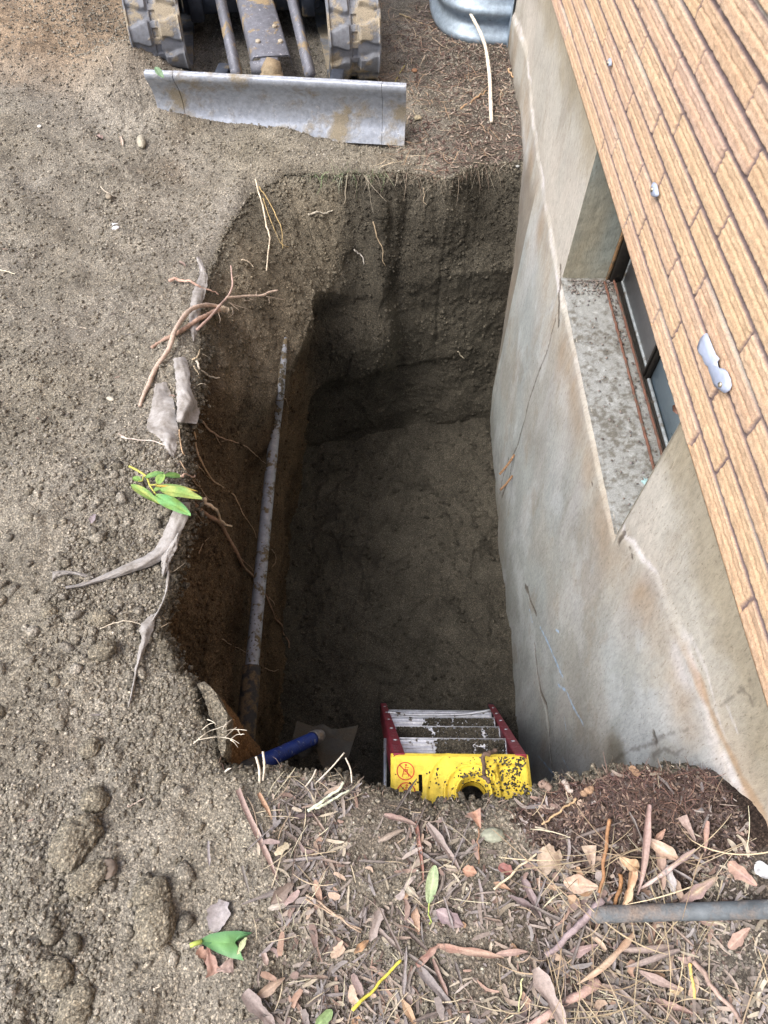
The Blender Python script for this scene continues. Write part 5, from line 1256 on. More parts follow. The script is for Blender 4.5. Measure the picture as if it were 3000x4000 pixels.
# ------------------------------------------------------------------ leaves, bark, sticks: one object each
DESAT = [.92, 1.0]
def leafshape(name, p0, p1, w, col, kind='leaf', curl=.35, bend=.12, twist=0.0, seed=0, up=(0, 0, 1), col2=None, stem=0.0, rag=0.0):
    """a leaf / bark strip from p0 to p1, w wide, with curled cross-section"""
    w = w * (1.15 if abs(curl) > 1.2 else 1.0); p0 = np.array(p0, float); p1 = np.array(p1, float); L = np.linalg.norm(p1 - p0); ax = (p1 - p0) / (L + 1e-9)
    up = np.array(up, float); sd = np.cross(ax, up); sd /= np.linalg.norm(sd) + 1e-9; up = np.cross(sd, ax)
    rg = np.random.default_rng(seed); nu, nv_ = 22, 9; V = []; cc = []
    c1 = np.array(col); c2 = np.array(col2 if col2 is not None else col)
    for i in range(nu):
        t = i / (nu - 1)
        if kind == 'leaf': wd = math.sin(math.pi * min(1, (t * .96 + .02)) ** .85) ** .8
        elif kind == 'oval': wd = math.sin(math.pi * (t * .98 + .01)) ** .5
        elif kind == 'strip': wd = min(1, .55 + 2.2 * t, .30 + 3.0 * (1 - t)) * (1 - .35 * t)
        elif kind == 'fan': wd = .15 + .85 * t ** 1.1
        else: wd = min(1, .7 + 2 * t, .6 + 2 * (1 - t))
        wd *= 1 + rag * vnoise(np.array([t * 6.0]), np.array([seed * 1.7]))[0]
        a_ = twist * (t - .5)
        for j in range(nv_):
            s = (j / (nv_ - 1) - .5) * 2
            e = rag * .25 * vnoise(np.array([t * 9.0]), np.array([seed + (s > 0) * 7.0]))[0]
            if abs(curl) > 1.2:  # rolled
                ang = s * curl; x_ = math.sin(ang) / curl * 1.0; z_ = (1 - math.cos(ang)) / curl
            else: x_ = s * (1 - .15 * abs(curl)); z_ = curl * s * s * .5
            x_ += e * (abs(s) > .9)
            x_ *= w / 2 * wd; z_ *= w / 2 * wd
            z_ += bend * L * math.sin(math.pi * t) * .5 + .03 * w * vnoise(np.array([t * 5.0]), np.array([s * 2 + seed]))[0] * 2
            z_ -= .05 * w * (abs(s) < .15)
            X_ = x_ * math.cos(a_) - z_ * math.sin(a_); Z_ = x_ * math.sin(a_) + z_ * math.cos(a_)
            V.append(p0 + ax * (t * L) + sd * X_ + up * Z_)
            k = np.clip(.5 + .9 * vnoise(np.array([t * 4.0 + seed]), np.array([s * 1.2]))[0] + .3 * (t - .5), 0, 1)
            vein = 1.25 if (abs(s) < .15 and kind in ('leaf', 'oval')) else 1.0
            cc.append((c1 * (1 - k) + c2 * k) * vein)
    cc = np.array(cc); _g = cc.mean(1, keepdims=True); cc = list((_g + (cc - _g) * DESAT[0]) * DESAT[1])
    V = np.array(V); F = grid_faces(nu, nv_)
    m = len(V); V = np.vstack([V, V - up * .0007]); F = np.vstack([F, F[:, ::-1] + m]); cc = np.array(cc * 2)
    if stem > 0:
        b = MB(); b.add(V, F); b.tube(seg(p0 - ax * stem + up * .002, p0, 5), .0012, 5); V = np.concatenate(b.V); F = [np.concatenate(b.Q), np.array(b.T[0])]; cc = np.vstack([cc, np.tile(c2 * 1.1, (len(V) - len(cc), 1))])
    return mesh_np(name, V, F, DEAD, col=cc)
DEAD = vcol_mat('dead_leaf', .62, .28, 170)
# green leafy twig over the fabric
ge = hit(600, 1900)[0]; gl_ = empty('leafy_twig', tuple(ge)); tag(gl_, 'fresh green leafy twig lying on the left edge of the pit', 'twig')
GRN = (.14, .27, .06); GRN2 = (.26, .32, .075); GRD = (.09, .21, .06)
def gpart(o): o.parent = gl_; o.matrix_parent_inverse = Matrix.Translation(-Vector(ge)); return o
def hl(px, py, l): 
    p, nn_ = hit(px, py, 0, GO); return p - ray(px, py) * l
for q_, (a_, b2, wpx, c1, c2, l0, l1, cu) in enumerate([((625, 1912), (789, 1947), 46, GRN, GRN2, .05, .055, .30), ((607, 1934), (745, 2011), 50, (.13, .34, .12), GRN, .045, .04, -.2), ((512, 1893), (622, 1969), 34, GRN, GRN2, .03, .03, .5), ((606, 1897), (771, 1919), 20, (.12, .22, .05), (.45, .27, .03), .03, .035, .5), ((567, 1866), (643, 1846), 26, GRN, GRD, .03, .04, .5), ((615, 1890), (642, 1850), 36, (.22, .34, .07), GRN, .04, .055, .3), ((641, 1858), (712, 1862), 28, GRD, GRN, .035, .03, .4), ((518, 1866), (556, 1880), 24, GRN, GRN, .02, .02, .5), ((600, 1915), (628, 1908), 18, GRN, GRN, .05, .05, .4)]):
    p0 = hl(*a_, l0); p1 = hl(*b2, l1); gpart(leafshape('leaf', p0, p1, wpx * mpp(p0) * 1.1, c1, 'leaf', cu, .10, .2, 600 + q_, col2=c2))
for q_, (pp_, r_) in enumerate((([(505, 1821), (536, 1837), (569, 1859), (580, 1880), (587, 1900), (609, 1931)], .0036), ([(587, 1895), (605, 1893), (616, 1890)], .002), ([(560, 1860), (556, 1878), (540, 1880)], .002))):
    L = smoothline([hl(px, py, .025) for px, py in pp_], 24); b = MB(); b.tube(L, np.linspace(r_, r_ * .6, len(L)), 8, rough=.1, seed=q_); gpart(b.build('stem', organic((.42, .42, .10), .25, 150), smooth=True))
root('twig', 'short brown curved stick beside the green leaves, poking over the pit', 'twig', [(693, 1884), (715, 1874), (728, 1866), (736, 1856)], 9, (.40, .29, .23), lift=.02, seed=91)
DESAT[:] = [.62, .80]
def place(kind, a_, b2, wpx, col, lbl, cat, col2=None, lift=.010, lift2=None, curl=.6, bend=.12, twist=.35, seed=0, stem=0.0, rag=.28, name=None, group=None):
    p0, n0 = hit(*a_, 0, GO); p1, n1 = hit(*b2, 0, GO); n_ = n0 + n1 + np.array([0, 0, 1.2]); n_ /= np.linalg.norm(n_)
    p0 = p0 + np.array([0, 0, 1.]) * lift; p1 = p1 + np.array([0, 0, 1.]) * (lift if lift2 is None else lift2)
    o = leafshape(name or ('leaf' if kind in ('leaf', 'oval', 'fan') else 'bark_strip'), p0, p1, wpx * mpp(p0), col, kind, curl, bend, twist, seed, n_, col2, stem, rag)
    return tag(o, lbl, cat, group)
def stick(a_, b2, wpx, col, lbl, lift=.012, lift2=None, seed=0, name='stick', cat='stick', mid=None, tip=.8, group=None, rough=.15, arch=0.0):
    p0 = hit(*a_, 0, GO)[0] + [0, 0, lift]; p1 = hit(*b2, 0, GO)[0] + [0, 0, lift if lift2 is None else lift2]
    P = [p0, p1] if mid is None else [p0] + [hit(*m_, 0, GO)[0] + [0, 0, lift] for m_ in mid] + [p1]
    L = smoothline(P, 30); n = len(L); t = np.linspace(0, 1, n); L = L + np.stack([fbm(t * 5 + seed, t * 0 + k, oct=2, seed=seed) * .0035 for k in range(3)], 1); L[:, 2] += arch * np.sin(math.pi * t)
    r = wpx * mpp(p0) / 2; b = MB(); b.tube(L, r * (1 - (1 - tip) * t), 9, rough=rough, seed=seed)
    return tag(b.build(name, organic(col, .35, 150), smooth=True), lbl, cat, group)
GREYB = (.30, .245, .22); PINKB = (.44, .29, .24); ORG = (.52, .27, .12); TANL = (.50, .34, .20); PURP = (.24, .18, .18); REDB = (.33, .12, .09)
place('strip', (935, 3086), (1084, 3435), 40, PINKB, 'long pinkish curled bark strip on bare soil left of the litter', 'bark', (.55, .40, .34), curl=1.6, seed=700, rag=.3)
place('strip', (1013, 3102), (1064, 3204), 22, ORG, 'short bright orange bark piece beside the long pinkish strip', 'bark', (.60, .36, .16), curl=1.3, seed=701)
stick((1205, 3184), (1350, 3076), 13, (.60, .66, .52), 'pale mint split stick, upper one of two side by side near the rim', seed=702, lift=.03)
stick((1235, 3172), (1362, 3098), 11, (.58, .63, .50), 'pale mint split stick, lower one of two side by side near the rim', seed=703, lift=.03)
place('strip', (1150, 3196), (1250, 3188), 30, (.13, .085, .09), 'dark purple curl of bark under the pale split sticks', 'bark', curl=1.5, seed=704)
place('strip', (1500, 3186), (1628, 3229), 34, (.34, .20, .17), 'reddish rolled bark below the ladder cap', 'bark', (.45, .32, .26), curl=1.7, seed=705)
place('strip', (1476, 3290), (1580, 3244), 34, (.40, .32, .25), 'tan rolled bark just below the reddish roll', 'bark', curl=1.7, seed=706)
place('strip', (1625, 3212), (1652, 3439), 26, REDB, 'narrow red-brown bark strip standing above the slim green leaf', 'bark', (.45, .20, .12), curl=1.5, seed=707)
place('strip', (1668, 3219), (1800, 3415), 42, GREYB, 'wide grey-brown bark strip right of the red-brown one', 'bark', (.38, .29, .26), curl=1.2, seed=708)
place('oval', (1697, 3384), (1672, 3531), 48, (.27, .42, .16), 'slim oval green leaf with dark spots in the middle of the litter', 'leaf', (.36, .48, .20), curl=.2, bend=.03, seed=709, stem=.0, rag=.05, lift=.018)
stick((1672, 3531), (1680, 3612), 6, (.36, .46, .12), 'thin green stalk below the slim oval green leaf', seed=710, lift=.014)
# big green leaf with a bite out of it
def bitten():
    p0 = hit(745, 3692, 0, GO)[0] + [0, 0, .012]; pts = [(778, 3672), (820, 3648), (880, 3637), (930, 3636), (985, 3643), (975, 3650), (945, 3648), (925, 3662), (920, 3682), (930, 3695), (938, 3715), (945, 3735), (952, 3752), (900, 3742), (850, 3722), (810, 3700), (785, 3684)]
    m = []; P = [hit(px, py, 0, GO)[0] for px, py in pts]; zt = np.mean([p[2] for p in P]) + .016
    P = [Pz(px, py, zt + .006 * math.sin(i * 1.3)) for i, (px, py) in enumerate(pts)]; mid = [Pz(px, py, zt - .002) for px, py in ((790, 3677), (840, 3681), (885, 3684), (918, 3684))]
    V = np.array(P + mid); n = len(P); Ft = []
    near_ = [int(np.argmin([np.linalg.norm(p - q) for q in mid])) + n for p in P]
    Qd = []
    for i in range(n):
        j = (i + 1) % n
        if near_[i] == near_[j]: Ft.append((i, j, near_[i]))
        else: Qd.append((i, j, near_[j], near_[i]))
    V2_ = np.vstack([V, V - [0, 0, .001]]); m_ = len(V); Ft += [(c, b, a) for a, b, c in [(x + m_, y + m_, z + m_) for x, y, z in Ft]]; Qd += [(d + m_, c + m_, b + m_, a + m_) for a, b, c, d in Qd]
    b = MB(); b.add(V2_, Qd, Ft); b.tube([Pz(742, 3694, zt + .004), Pz(760, 3686, zt + .002), Pz(790, 3677, zt)], .0042, 8)
    V = np.concatenate(b.V); c = np.tile(np.array([.085, .21, .09]), (len(V), 1)); c[2 * m_:] = (.40, .50, .12); c[n:n + 4] = (.15, .33, .12)
    o = mesh_np('leaf', V, [np.concatenate(b.Q), np.concatenate(b.T)], vcol_mat('green_leaf', .45, .15, 60), col=c, smooth=False); tag(o, 'big green leaf with a round bite out of it on bare soil', 'leaf')
bitten()
place('oval', (932, 3728), (968, 3662), 22, (.45, .55, .22), 'pale green torn rim piece in the bite of the big green leaf', 'leaf', curl=.4, seed=711, rag=.3, lift=.016)
place('fan', (815, 3690), (842, 3805), 62, (.34, .15, .10), 'reddish dead leaf folded under the big green leaf', 'leaf', (.42, .22, .15), seed=712, rag=.35, lift=.008)
place('other', (780, 3705), (812, 3750), 36, (.42, .20, .12), 'small orange-brown leaf scrap left of the reddish folded leaf', 'leaf', seed=713, rag=.4)
place('fan', (850, 3790), (915, 3770), 60, (.38, .25, .20), 'dull pink leaf scrap right of the reddish folded leaf', 'leaf', seed=714, rag=.3)
place('other', (835, 3640), (880, 3520), 75, (.28, .25, .27), 'grey flake of bark standing above the big green leaf', 'bark', (.36, .33, .34), curl=.3, seed=715, rag=.45)
place('strip', (818, 3288), (822, 3386), 15, (.30, .27, .28), 'thin grey leaf sliver on the smooth soil', 'leaf', seed=716)
place('strip', (950, 3385), (975, 3490), 18, (.20, .18, .16), 'faint dark sliver below the pinkish bark strip', 'bark', seed=717)
stick((1201, 3501), (1415, 3640), 8, (.42, .33, .25), 'long tan pine needle pair lying diagonally, upper needle', seed=718, lift=.018, tip=.9, rough=.05)
stick((1197, 3510), (1408, 3648), 7, (.40, .31, .23), 'long tan pine needle pair lying diagonally, lower needle', seed=719, lift=.018, tip=.9, rough=.05)
stick((1378, 3938), (1562, 3756), 13, (.50, .46, .07), 'bright yellow banded stick low in the litter', seed=720, lift=.02)
place('leaf', (1060, 3530), (1150, 3450), 55, (.25, .18, .14), 'curled brown leaf at the left edge of the litter', 'leaf', curl=.8, seed=721)
place('leaf', (1050, 3550), (1130, 3535), 28, (.52, .46, .38), 'pale underside of a curled leaf at the left edge of the litter', 'leaf', curl=.8, seed=722)
place('leaf', (1385, 3722), (1442, 3672), 30, (.52, .26, .07), 'orange leaf with dark stripes near the middle bottom', 'leaf', (.14, .08, .04), seed=723)
place('strip', (1617, 3545), (1634, 3652), 34, (.48, .28, .16), 'short orange-brown bark slab below the slim green leaf', 'bark', seed=724)
place('strip', (1625, 3770), (1715, 3690), 34, (.36, .16, .12), 'red-brown bark, left arm of the bent piece in the lower litter', 'bark', (.48, .28, .20), curl=1.2, seed=725)
place('strip', (1705, 3692), (1965, 3742), 34, (.42, .20, .13), 'red-brown bark, long right arm of the bent piece in the lower litter', 'bark', (.55, .36, .25), curl=1.2, seed=726)
place('strip', (1632, 3776), (1776, 3952), 42, (.24, .21, .21), 'dark grey split bark below the red-brown bent piece', 'bark', curl=1.0, seed=727)
place('strip', (1690, 3745), (1750, 3900), 22, (.33, .20, .16), 'thin reddish bark beside the dark grey split bark', 'bark', curl=1.2, seed=728)
place('strip', (962, 3870), (1075, 4010), 62, (.33, .26, .24), 'broad grey-pink bark at the bottom edge left of centre', 'bark', curl=.9, seed=729, rag=.3)
place('leaf', (1000, 3895), (1115, 3818), 40, (.44, .30, .20), 'tan curved leaf above the broad grey-pink bark', 'leaf', curl=.7, seed=730)
place('leaf', (1300, 3944), (1225, 4020), 44, (.22, .40, .10), 'green leaf tip cut by the bottom edge of the photo', 'leaf', curl=.3, seed=731, lift=.02)
place('leaf', (1570, 3901), (1625, 4010), 34, (.52, .31, .14), 'orange leaf at the bottom edge right of the yellow stick', 'leaf', curl=.7, seed=732)
place('leaf', (1703, 3556), (1808, 3620), 52, (.26, .17, .20), 'purple-grey leaf right of the short orange-brown slab', 'leaf', (.36, .26, .27), curl=.5, seed=733)
place('strip', (1491, 3549), (1444, 3676), 50, (.34, .27, .24), 'broad faded bark left of the slim green leaf', 'bark', curl=.6, seed=734)
place('fan', (1868, 3245), (1845, 3180), 66, (.55, .25, .12), 'orange triangular leaf on a thin stalk by the greenish stone', 'leaf', (.48, .24, .15), seed=735, rag=.05, lift=.03)
stick((1860, 3240), (1868, 3376), 4, (.30, .17, .10), 'thin stalk of the orange triangular leaf', seed=736, lift=.02)
place('leaf', (1805, 3400), (1860, 3412), 40, (.52, .25, .13), 'small orange leaf below the triangular one', 'leaf', seed=737)
place('oval', (1945, 3385), (2000, 3418), 46, (.33, .095, .075), 'dark red rounded leaf near the crumpled tan leaf', 'leaf', seed=738)
place('leaf', (1925, 3450), (1990, 3478), 26, (.52, .28, .14), 'orange rimmed leaf under the dark red one', 'leaf', curl=.8, seed=739)
stick((1918, 3478), (2085, 3340), 9, (.56, .50, .36), 'straw-coloured straight stalk beside the crumpled tan leaf', seed=740, lift=.02)
place('other', (2095, 3345), (2190, 3370), 90, (.46, .32, .20), 'crumpled tan leaf on the dark mulch', 'leaf', (.60, .45, .30), curl=.9, bend=.35, seed=741, rag=.5)
place('fan', (2312, 3408), (2295, 3305), 62, (.40, .26, .17), 'small ribbed fan-shaped brown leaf left of the rusty stick', 'leaf', (.52, .38, .25), seed=742, rag=.1)
stick((2367, 3215), (2330, 3487), 15, (.26, .145, .075), 'rusty brown upright stick in the mulch', seed=743, lift=.03, lift2=.02)
stick((2412, 3420), (2397, 3543), 17, (.24, .13, .06), 'short thick rusty stick beside the curled orange leaf', seed=744, lift=.02)
place('leaf', (2398, 3360), (2470, 3400), 56, (.62, .34, .12), 'curled orange ribbon leaf, its bright upper loop', 'leaf', (.70, .45, .20), curl=1.0, bend=.45, seed=745, lift=.04)
place('strip', (2455, 3395), (2412, 3545), 44, (.55, .28, .10), 'orange ribbon leaf hanging down beside the short rusty stick', 'leaf', (.68, .42, .20), curl=1.0, seed=746, lift=.035, name='leaf')
place('strip', (2503, 3162), (2470, 3500), 46, (.42, .26, .23), 'long pinkish rolled leaf standing up in the dark mulch', 'leaf', (.52, .34, .28), curl=1.9, seed=747, lift=.05, lift2=.03, name='leaf')
place('leaf', (2512, 3290), (2625, 3370), 66, (.58, .36, .22), 'peach-coloured curled leaf right of the long rolled one', 'leaf', (.66, .46, .32), curl=.9, bend=.3, seed=748, lift=.035, rag=.3)
place('strip', (2560, 3300), (2575, 3480), 44, (.46, .29, .21), 'brown folded lower half of the peach-coloured leaf', 'leaf', curl=.9, seed=749, lift=.02, name='leaf')
place('leaf', (2540, 3290), (2578, 3248), 26, (.50, .26, .16), 'small pointed orange leaf above the peach-coloured one', 'leaf', seed=750, lift=.03)
place('strip', (2697, 3325), (2475, 3480), 38, (.48, .33, .29), 'pale pink rolled leaf lying diagonally above the hose', 'leaf', (.58, .44, .40), curl=1.9, seed=751, lift=.025, name='leaf')
place('leaf', (2576, 3388), (2603, 3500), 36, (.40, .37, .37), 'silvery grey pointed leaf in front of the pale pink rolled leaf', 'leaf', seed=752, lift=.04)
place('leaf', (2632, 3530), (2778, 3432), 46, (.42, .30, .17), 'tan and purple pointed leaf just above the hose', 'leaf', (.33, .20, .18), curl=.7, seed=753, lift=.03)
place('strip', (2612, 3440), (2640, 3530), 34, (.45, .30, .20), 'upright tan leaf touching the hose', 'leaf', seed=754, lift=.03, name='leaf')
place('strip', (2742, 3218), (2728, 3335), 26, (.50, .27, .18), 'hooked orange-brown leaf on the dark mound near the wall', 'leaf', (.38, .22, .18), curl=1.4, seed=755, lift=.03, name='leaf')
place('fan', (2700, 3290), (2650, 3195), 46, (.40, .27, .22), 'small brown fan-shaped leaf left of the hooked leaf', 'leaf', seed=756, lift=.02, rag=.2)
place('leaf', (2822, 3375), (2930, 3465), 62, (.55, .31, .20), 'pinkish orange leaf right of the mulch near the picture edge', 'leaf', (.45, .25, .20), curl=.7, seed=757, lift=.025)
place('oval', (2930, 3380), (2995, 3430), 62, (.52, .54, .56), 'translucent whitish plastic scrap at the right edge', 'plastic scrap', seed=758, name='plastic_scrap', lift=.02)
place('leaf', (2190, 3450), (2322, 3470), 66, (.50, .31, .19), 'broad tan orange leaf left of the rusty stick', 'leaf', (.60, .42, .28), curl=.5, seed=759, lift=.025)
place('leaf', (2215, 3500), (2265, 3545), 36, (.52, .30, .14), 'orange leaf edge under the broad tan one', 'leaf', seed=760)
place('leaf', (2128, 3445), (2170, 3480), 24, (.42, .26, .14), 'short orange-brown leaf left of the broad tan one', 'leaf', seed=761)
stick((2336, 3523), (2122, 3738), 30, (.27, .22, .23), 'thick grey-purple stick running down from the end of the hose', seed=762, lift=.025, tip=.6)
place('strip', (2457, 3649), (2238, 3841), 32, (.52, .30, .16), 'long curved orange-tan leaf under the hose', 'leaf', (.60, .44, .28), curl=1.3, seed=763, lift=.03, name='leaf')
place('strip', (2616, 3702), (2384, 3709), 34, (.40, .30, .26), 'pinkish rolled bark below the hose, upper of two', 'bark', curl=1.5, seed=764, lift=.022)
place('strip', (2636, 3712), (2424, 3777), 30, (.36, .28, .25), 'pinkish rolled bark below the hose, lower of two', 'bark', curl=1.5, seed=765, lift=.026)
place('leaf', (2483, 3792), (2645, 3868), 36, (.38, .26, .22), 'dull pink pointed leaf in the lower right litter', 'leaf', curl=.6, seed=766, lift=.02)
place('strip', (2079, 3782), (2200, 4030), 70, (.36, .28, .24), 'widest grey-brown bark strip at the bottom edge right of centre', 'bark', (.44, .34, .30), curl=.6, seed=767, lift=.03)
stick((2331, 3841), (2040, 4020), 34, (.44, .31, .27), 'thick pinkish stick crossing under the widest bark strip', seed=768, lift=.012)
stick((2696, 3755), (2870, 3985), 20, (.36, .27, .23), 'long thin brown stick at the lower right', seed=769, lift=.02)
place('leaf', (2828, 3705), (2910, 3627), 42, (.46, .27, .19), 'orange-brown leaf below the hose at the right', 'leaf', seed=770, lift=.02)
stick((2672, 3762), (2686, 3894), 13, (.56, .43, .14), 'short yellow straw in the lower right litter', seed=771, lift=.03)
stick((2036, 3815), (2023, 3974), 6, (.50, .52, .28), 'thin greenish straw left of the widest bark strip', seed=772, lift=.012)
place('leaf', (2600, 3868), (2655, 3860), 30, (.60, .42, .18), 'small yellow-orange scrap at the tip of the dull pink leaf', 'leaf', seed=773, lift=.02)
place('strip', (2600, 3720), (2660, 3890), 28, (.36, .30, .28), 'upright greyish bark behind the yellow straw', 'bark', curl=1.2, seed=774)
place('strip', (2550, 3905), (2700, 3960), 30, (.42, .25, .20), 'reddish stalk near the bottom right', 'bark', curl=1.3, seed=775)
place('strip', (1990, 3500), (2100, 3560), 26, (.26, .19, .20), 'dark slate-coloured bark left of the broad tan leaf', 'bark', curl=1.2, seed=776)
place('strip', (2035, 3425), (2110, 3590), 34, (.28, .20, .21), 'purplish upright bark between the crumpled leaf and the hose', 'bark', curl=1.0, seed=777)
place('leaf', (1935, 3725), (2060, 3718), 24, (.46, .28, .22), 'narrow pink leaf left of the grey-purple stick', 'leaf', seed=778)
place('leaf', (2205, 3730), (2330, 3690), 36, (.42, .27, .26), 'rose-coloured leaf right of the grey-purple stick', 'leaf', seed=779)
root('twig', 'thin straight twig with a frayed orange end on the mound', 'twig', [(2258, 3130), (2210, 3165), (2160, 3200), (2119, 3230)], 9, (.40, .29, .17), lift=.015, seed=95, tip=.8)
for q_, (a_, b2, wd, lb) in enumerate([((2197, 3058), (2226, 3097), 20, 'cut pale root stub standing on the rim against the concrete'), ((2110, 3062), (2140, 3085), 32, 'thick cut root stub at the rim right of the ladder'), ((2270, 3105), (2312, 3082), 26, 'broken root end with bright orange wood on the mound')]):
    stick(a_, b2, wd, ((.34, .30, .27), (.22, .16, .13), (.30, .20, .13))[q_], lb, seed=96 + q_, lift=.012, name='root_stub', cat='root')
    if q_ != 1: pass
root('crooked_root', 'dark crooked root lying on the ladder cap', 'root', [(1942, 2932), (1905, 2945), (1892, 2975), (1896, 3015), (1900, 3055)], 17, (.13, .09, .07), absz=[zc + .012, zc + .022, zc + .024, zc + .05, zc + .09], seed=99, tip=.8)
# straws standing along the near rim
for q_, (a_, b2, wd, l2, lb) in enumerate([((1015, 3060), (1000, 2955), 10, .05, 'pale cut stalk sticking up at the rim by the blue shovel handle'), ((1028, 3050), (1027, 2935), 9, .05, 'second pale stalk sticking up beside it at the shovel handle'), ((1230, 3065), (1345, 2940), 6, .05, 'thin straw pointing up to the right at the near rim'), ((1375, 3060), (1350, 2960), 6, .04, 'bent straw standing at the rim left of the ladder'), ((1190, 3080), (1235, 3005), 7, .03, 'brown stalk leaning on the rim below the shovel')]):
    p0 = hit(*a_, 0, GO)[0] + [0, 0, .004]; d1 = ray(*b2); tt = (np.linalg.norm(p0 - O) - l2 * .3); p1 = O + d1 * tt; b = MB(); mid_ = (p0 + p1) / 2 + [0.004, 0, .006]
    b.tube(smoothline([p0, mid_, p1], 12), wd * mpp(p0) / 2, 6, rough=.15, seed=q_); tag(b.build('stalk', organic((.56, .52, .44), .3, 150), smooth=True), lb, 'stalk')
# twigs and slivers lying on the left soil
for q_, (pts, wd, cl, lb) in enumerate([
    ([(470, 1712), (530, 1720), (592, 1732), (650, 1745)], 5, (.66, .60, .54), 'thin white straw left of the crumpled fabric'),
    ([(465, 1702), (500, 1718), (527, 1727)], 4, (.45, .38, .33), 'small grey straw beside the thin white one'),
    ([(395, 2465), (440, 2445), (500, 2433), (560, 2445)], 5, (.55, .50, .40), 'branched dry straw left of the pale fabric tail'),
    ([(0, 1062), (30, 1068), (58, 1078)], 6, (.64, .60, .46), 'pale straw at the left edge of the photo'),
    ([(390, 735), (410, 752), (435, 768), (452, 775)], 4, (.58, .52, .42), 'thin curled stem on the upper left soil'),
    ([(425, 228), (435, 255), (440, 278)], 4, (.42, .36, .30), 'tiny upright straw left of the blade'),
    ([(1800, 430), (1850, 395), (1880, 375), (1900, 362)], 8, (.36, .24, .14), 'brown split stem left of the long whitish stick'),
    ([(1560, 60), (1600, 75), (1650, 100)], 6, (.45, .36, .22), 'dry tan stem right of the excavator track'),
    ([(1690, 150), (1720, 180), (1745, 195)], 5, (.30, .24, .18), 'dark twig left of the window well'),
    ([(1980, 270), (2000, 300), (2015, 325)], 7, (.40, .27, .16), 'orange-brown twig by the concrete near the window well'),
    ([(1540, 330), (1570, 280), (1580, 262)], 4, (.46, .42, .16), 'yellow grass blade at the right end of the blade'),
    ([(498, 3152), (520, 3140), (560, 3125)], 7, (.50, .42, .36), 'pale bark sliver lying on soil left of the pinkish strip'),
    ([(600, 3880), (612, 3868), (625, 3855)], 8, (.62, .58, .48), 'short white sliver on the lower left soil')]):
    root('straw', lb, 'straw', pts, wd, cl, lift=.008, seed=120 + q_, tip=.6)
for q_, (a_, b2, wd, cl, lb) in enumerate([((440, 885), (462, 882), 16, (.68, .72, .76), 'white flake of shell on the left soil'), ((472, 540), (480, 575), 10, (.60, .45, .32), 'orange chip below the left end of the blade'), ((375, 2015), (360, 2050), 22, (.30, .24, .27), 'purplish leaf chip far left of the torn fabric'), ((700, 1028), (725, 1045), 12, (.34, .22, .17), 'small brown chip above the stripped root'), ((380, 535), (400, 548), 20, (.38, .24, .20), 'reddish chip upper left'), ((1030, 3780 - 60), (1045, 3770), 22, (.45, .32, .27), 'pinkish bark chip under the big green leaf, to its right'), ((880, 3020), (905, 3005), 9, (.6, .55, .45), 'pale chip at the near left rim'), ((1590, 3470), (1620, 3500), 34, (.62, .58, .42), 'cream-coloured petal-like scrap left of the slim green leaf'), ((1075, 3340), (1130, 3300), 26, (.58, .50, .30), 'small yellowish wood chip in the upper litter'), ((620, 270), (650, 300), 22, (.17, .36, .16), 'green leaf lying on the left end of the blade')]):
    if q_ == 9:
        p0, p1 = Py(605, 262, 3.36), Py(640, 305, 3.33); o = leafshape('leaf', p0, p1, .03, cl, 'leaf', .3, .05, 0, 880, (0, -.5, .8)); tag(o, lb, 'leaf'); continue
    place('other', a_, b2, wd, cl, lb, 'chip' if q_ not in (7,) else 'leaf', name='chip', seed=860 + q_, rag=.4, lift=.008)
# ------------------------------------------------------------------ hose
hz0 = hit(2335, 3575, 0, GO)[0] + [0, 0, .030]
L = smoothline([hz0 + [-.012, .0, -.004], hz0, hit(2520, 3570, 0, GO)[0] + [0, 0, .045], hit(2750, 3565, 0, GO)[0] + [0, 0, .05], hit(3000, 3558, 0, GO)[0] + [0, 0, .05], hit(3000, 3558, 0, GO)[0] + [.04, 0, .02]], 60)
L = L[L[:, 0] < .665]
rr_ = np.full(len(L), 31 * mpp(L[10])); rr_[0] *= .5; rr_[1] *= .85
b = MB(); b.tube(L, rr_, 24, rough=.012, seed=2); tag(b.build('hose', metal('hose', (.115, .135, .15), 0, .55, (.20, .165, .14), .46, .66, 16), smooth=True), 'grey rubber hose lying on the litter at the right edge', 'hose')
# ------------------------------------------------------------------ things nobody could count
rg = np.random.default_rng(77)
def scatter(n, x0, x1, y0, y1, dens):
    X = rg.uniform(x0, x1, n); Y = rg.uniform(y0, y1, n); m = rg.random(n) < dens(X, Y); X, Y = X[m], Y[m]
    dx, _, _ = seg_dist(np.stack([X, Y], 1), TOPJ[::4]); m = (dx > .002) & (X < .672); return X[m], Y[m]
# loose crumbs of soil
def put_crumbs(name, lbl, n, box, dens, rlo, rhi, cols, seed, power=3.0, lift=.25):
    X, Y = scatter(n, *box, dens); Z = gz(X, Y); r = rlo + (rhi - rlo) * rg.random(len(X)) ** power
    k = rg.random((len(X), 1)); c = cols[0] * (1 - k) + cols[1] * k; c = c * rg.uniform(.7, 1.3, (len(X), 1))
    return tag(blobs(name, np.stack([X, Y, Z + r * lift], 1), r, SOIL, c, seed), lbl, 'soil', kind='stuff')
put_crumbs('soil_crumbs', 'loose pale grit and crumbs of soil strewn near the camera', 95000, (-.80, .67, -.15, 1.3), lambda x, y: .9 * (1 - .93 * mound_mask(x, y)) * (1 - .55 * sstep(-.52, -.4, x) * sstep(.38, .25, y) * sstep(.12, -.12, x)) * (.35 + .65 * (fbm(x * 5, y * 5, oct=3, seed=900) > -.1)), .0011, .0062, (DRY * .95, DRY2 * 1.15), 21, 3.6)
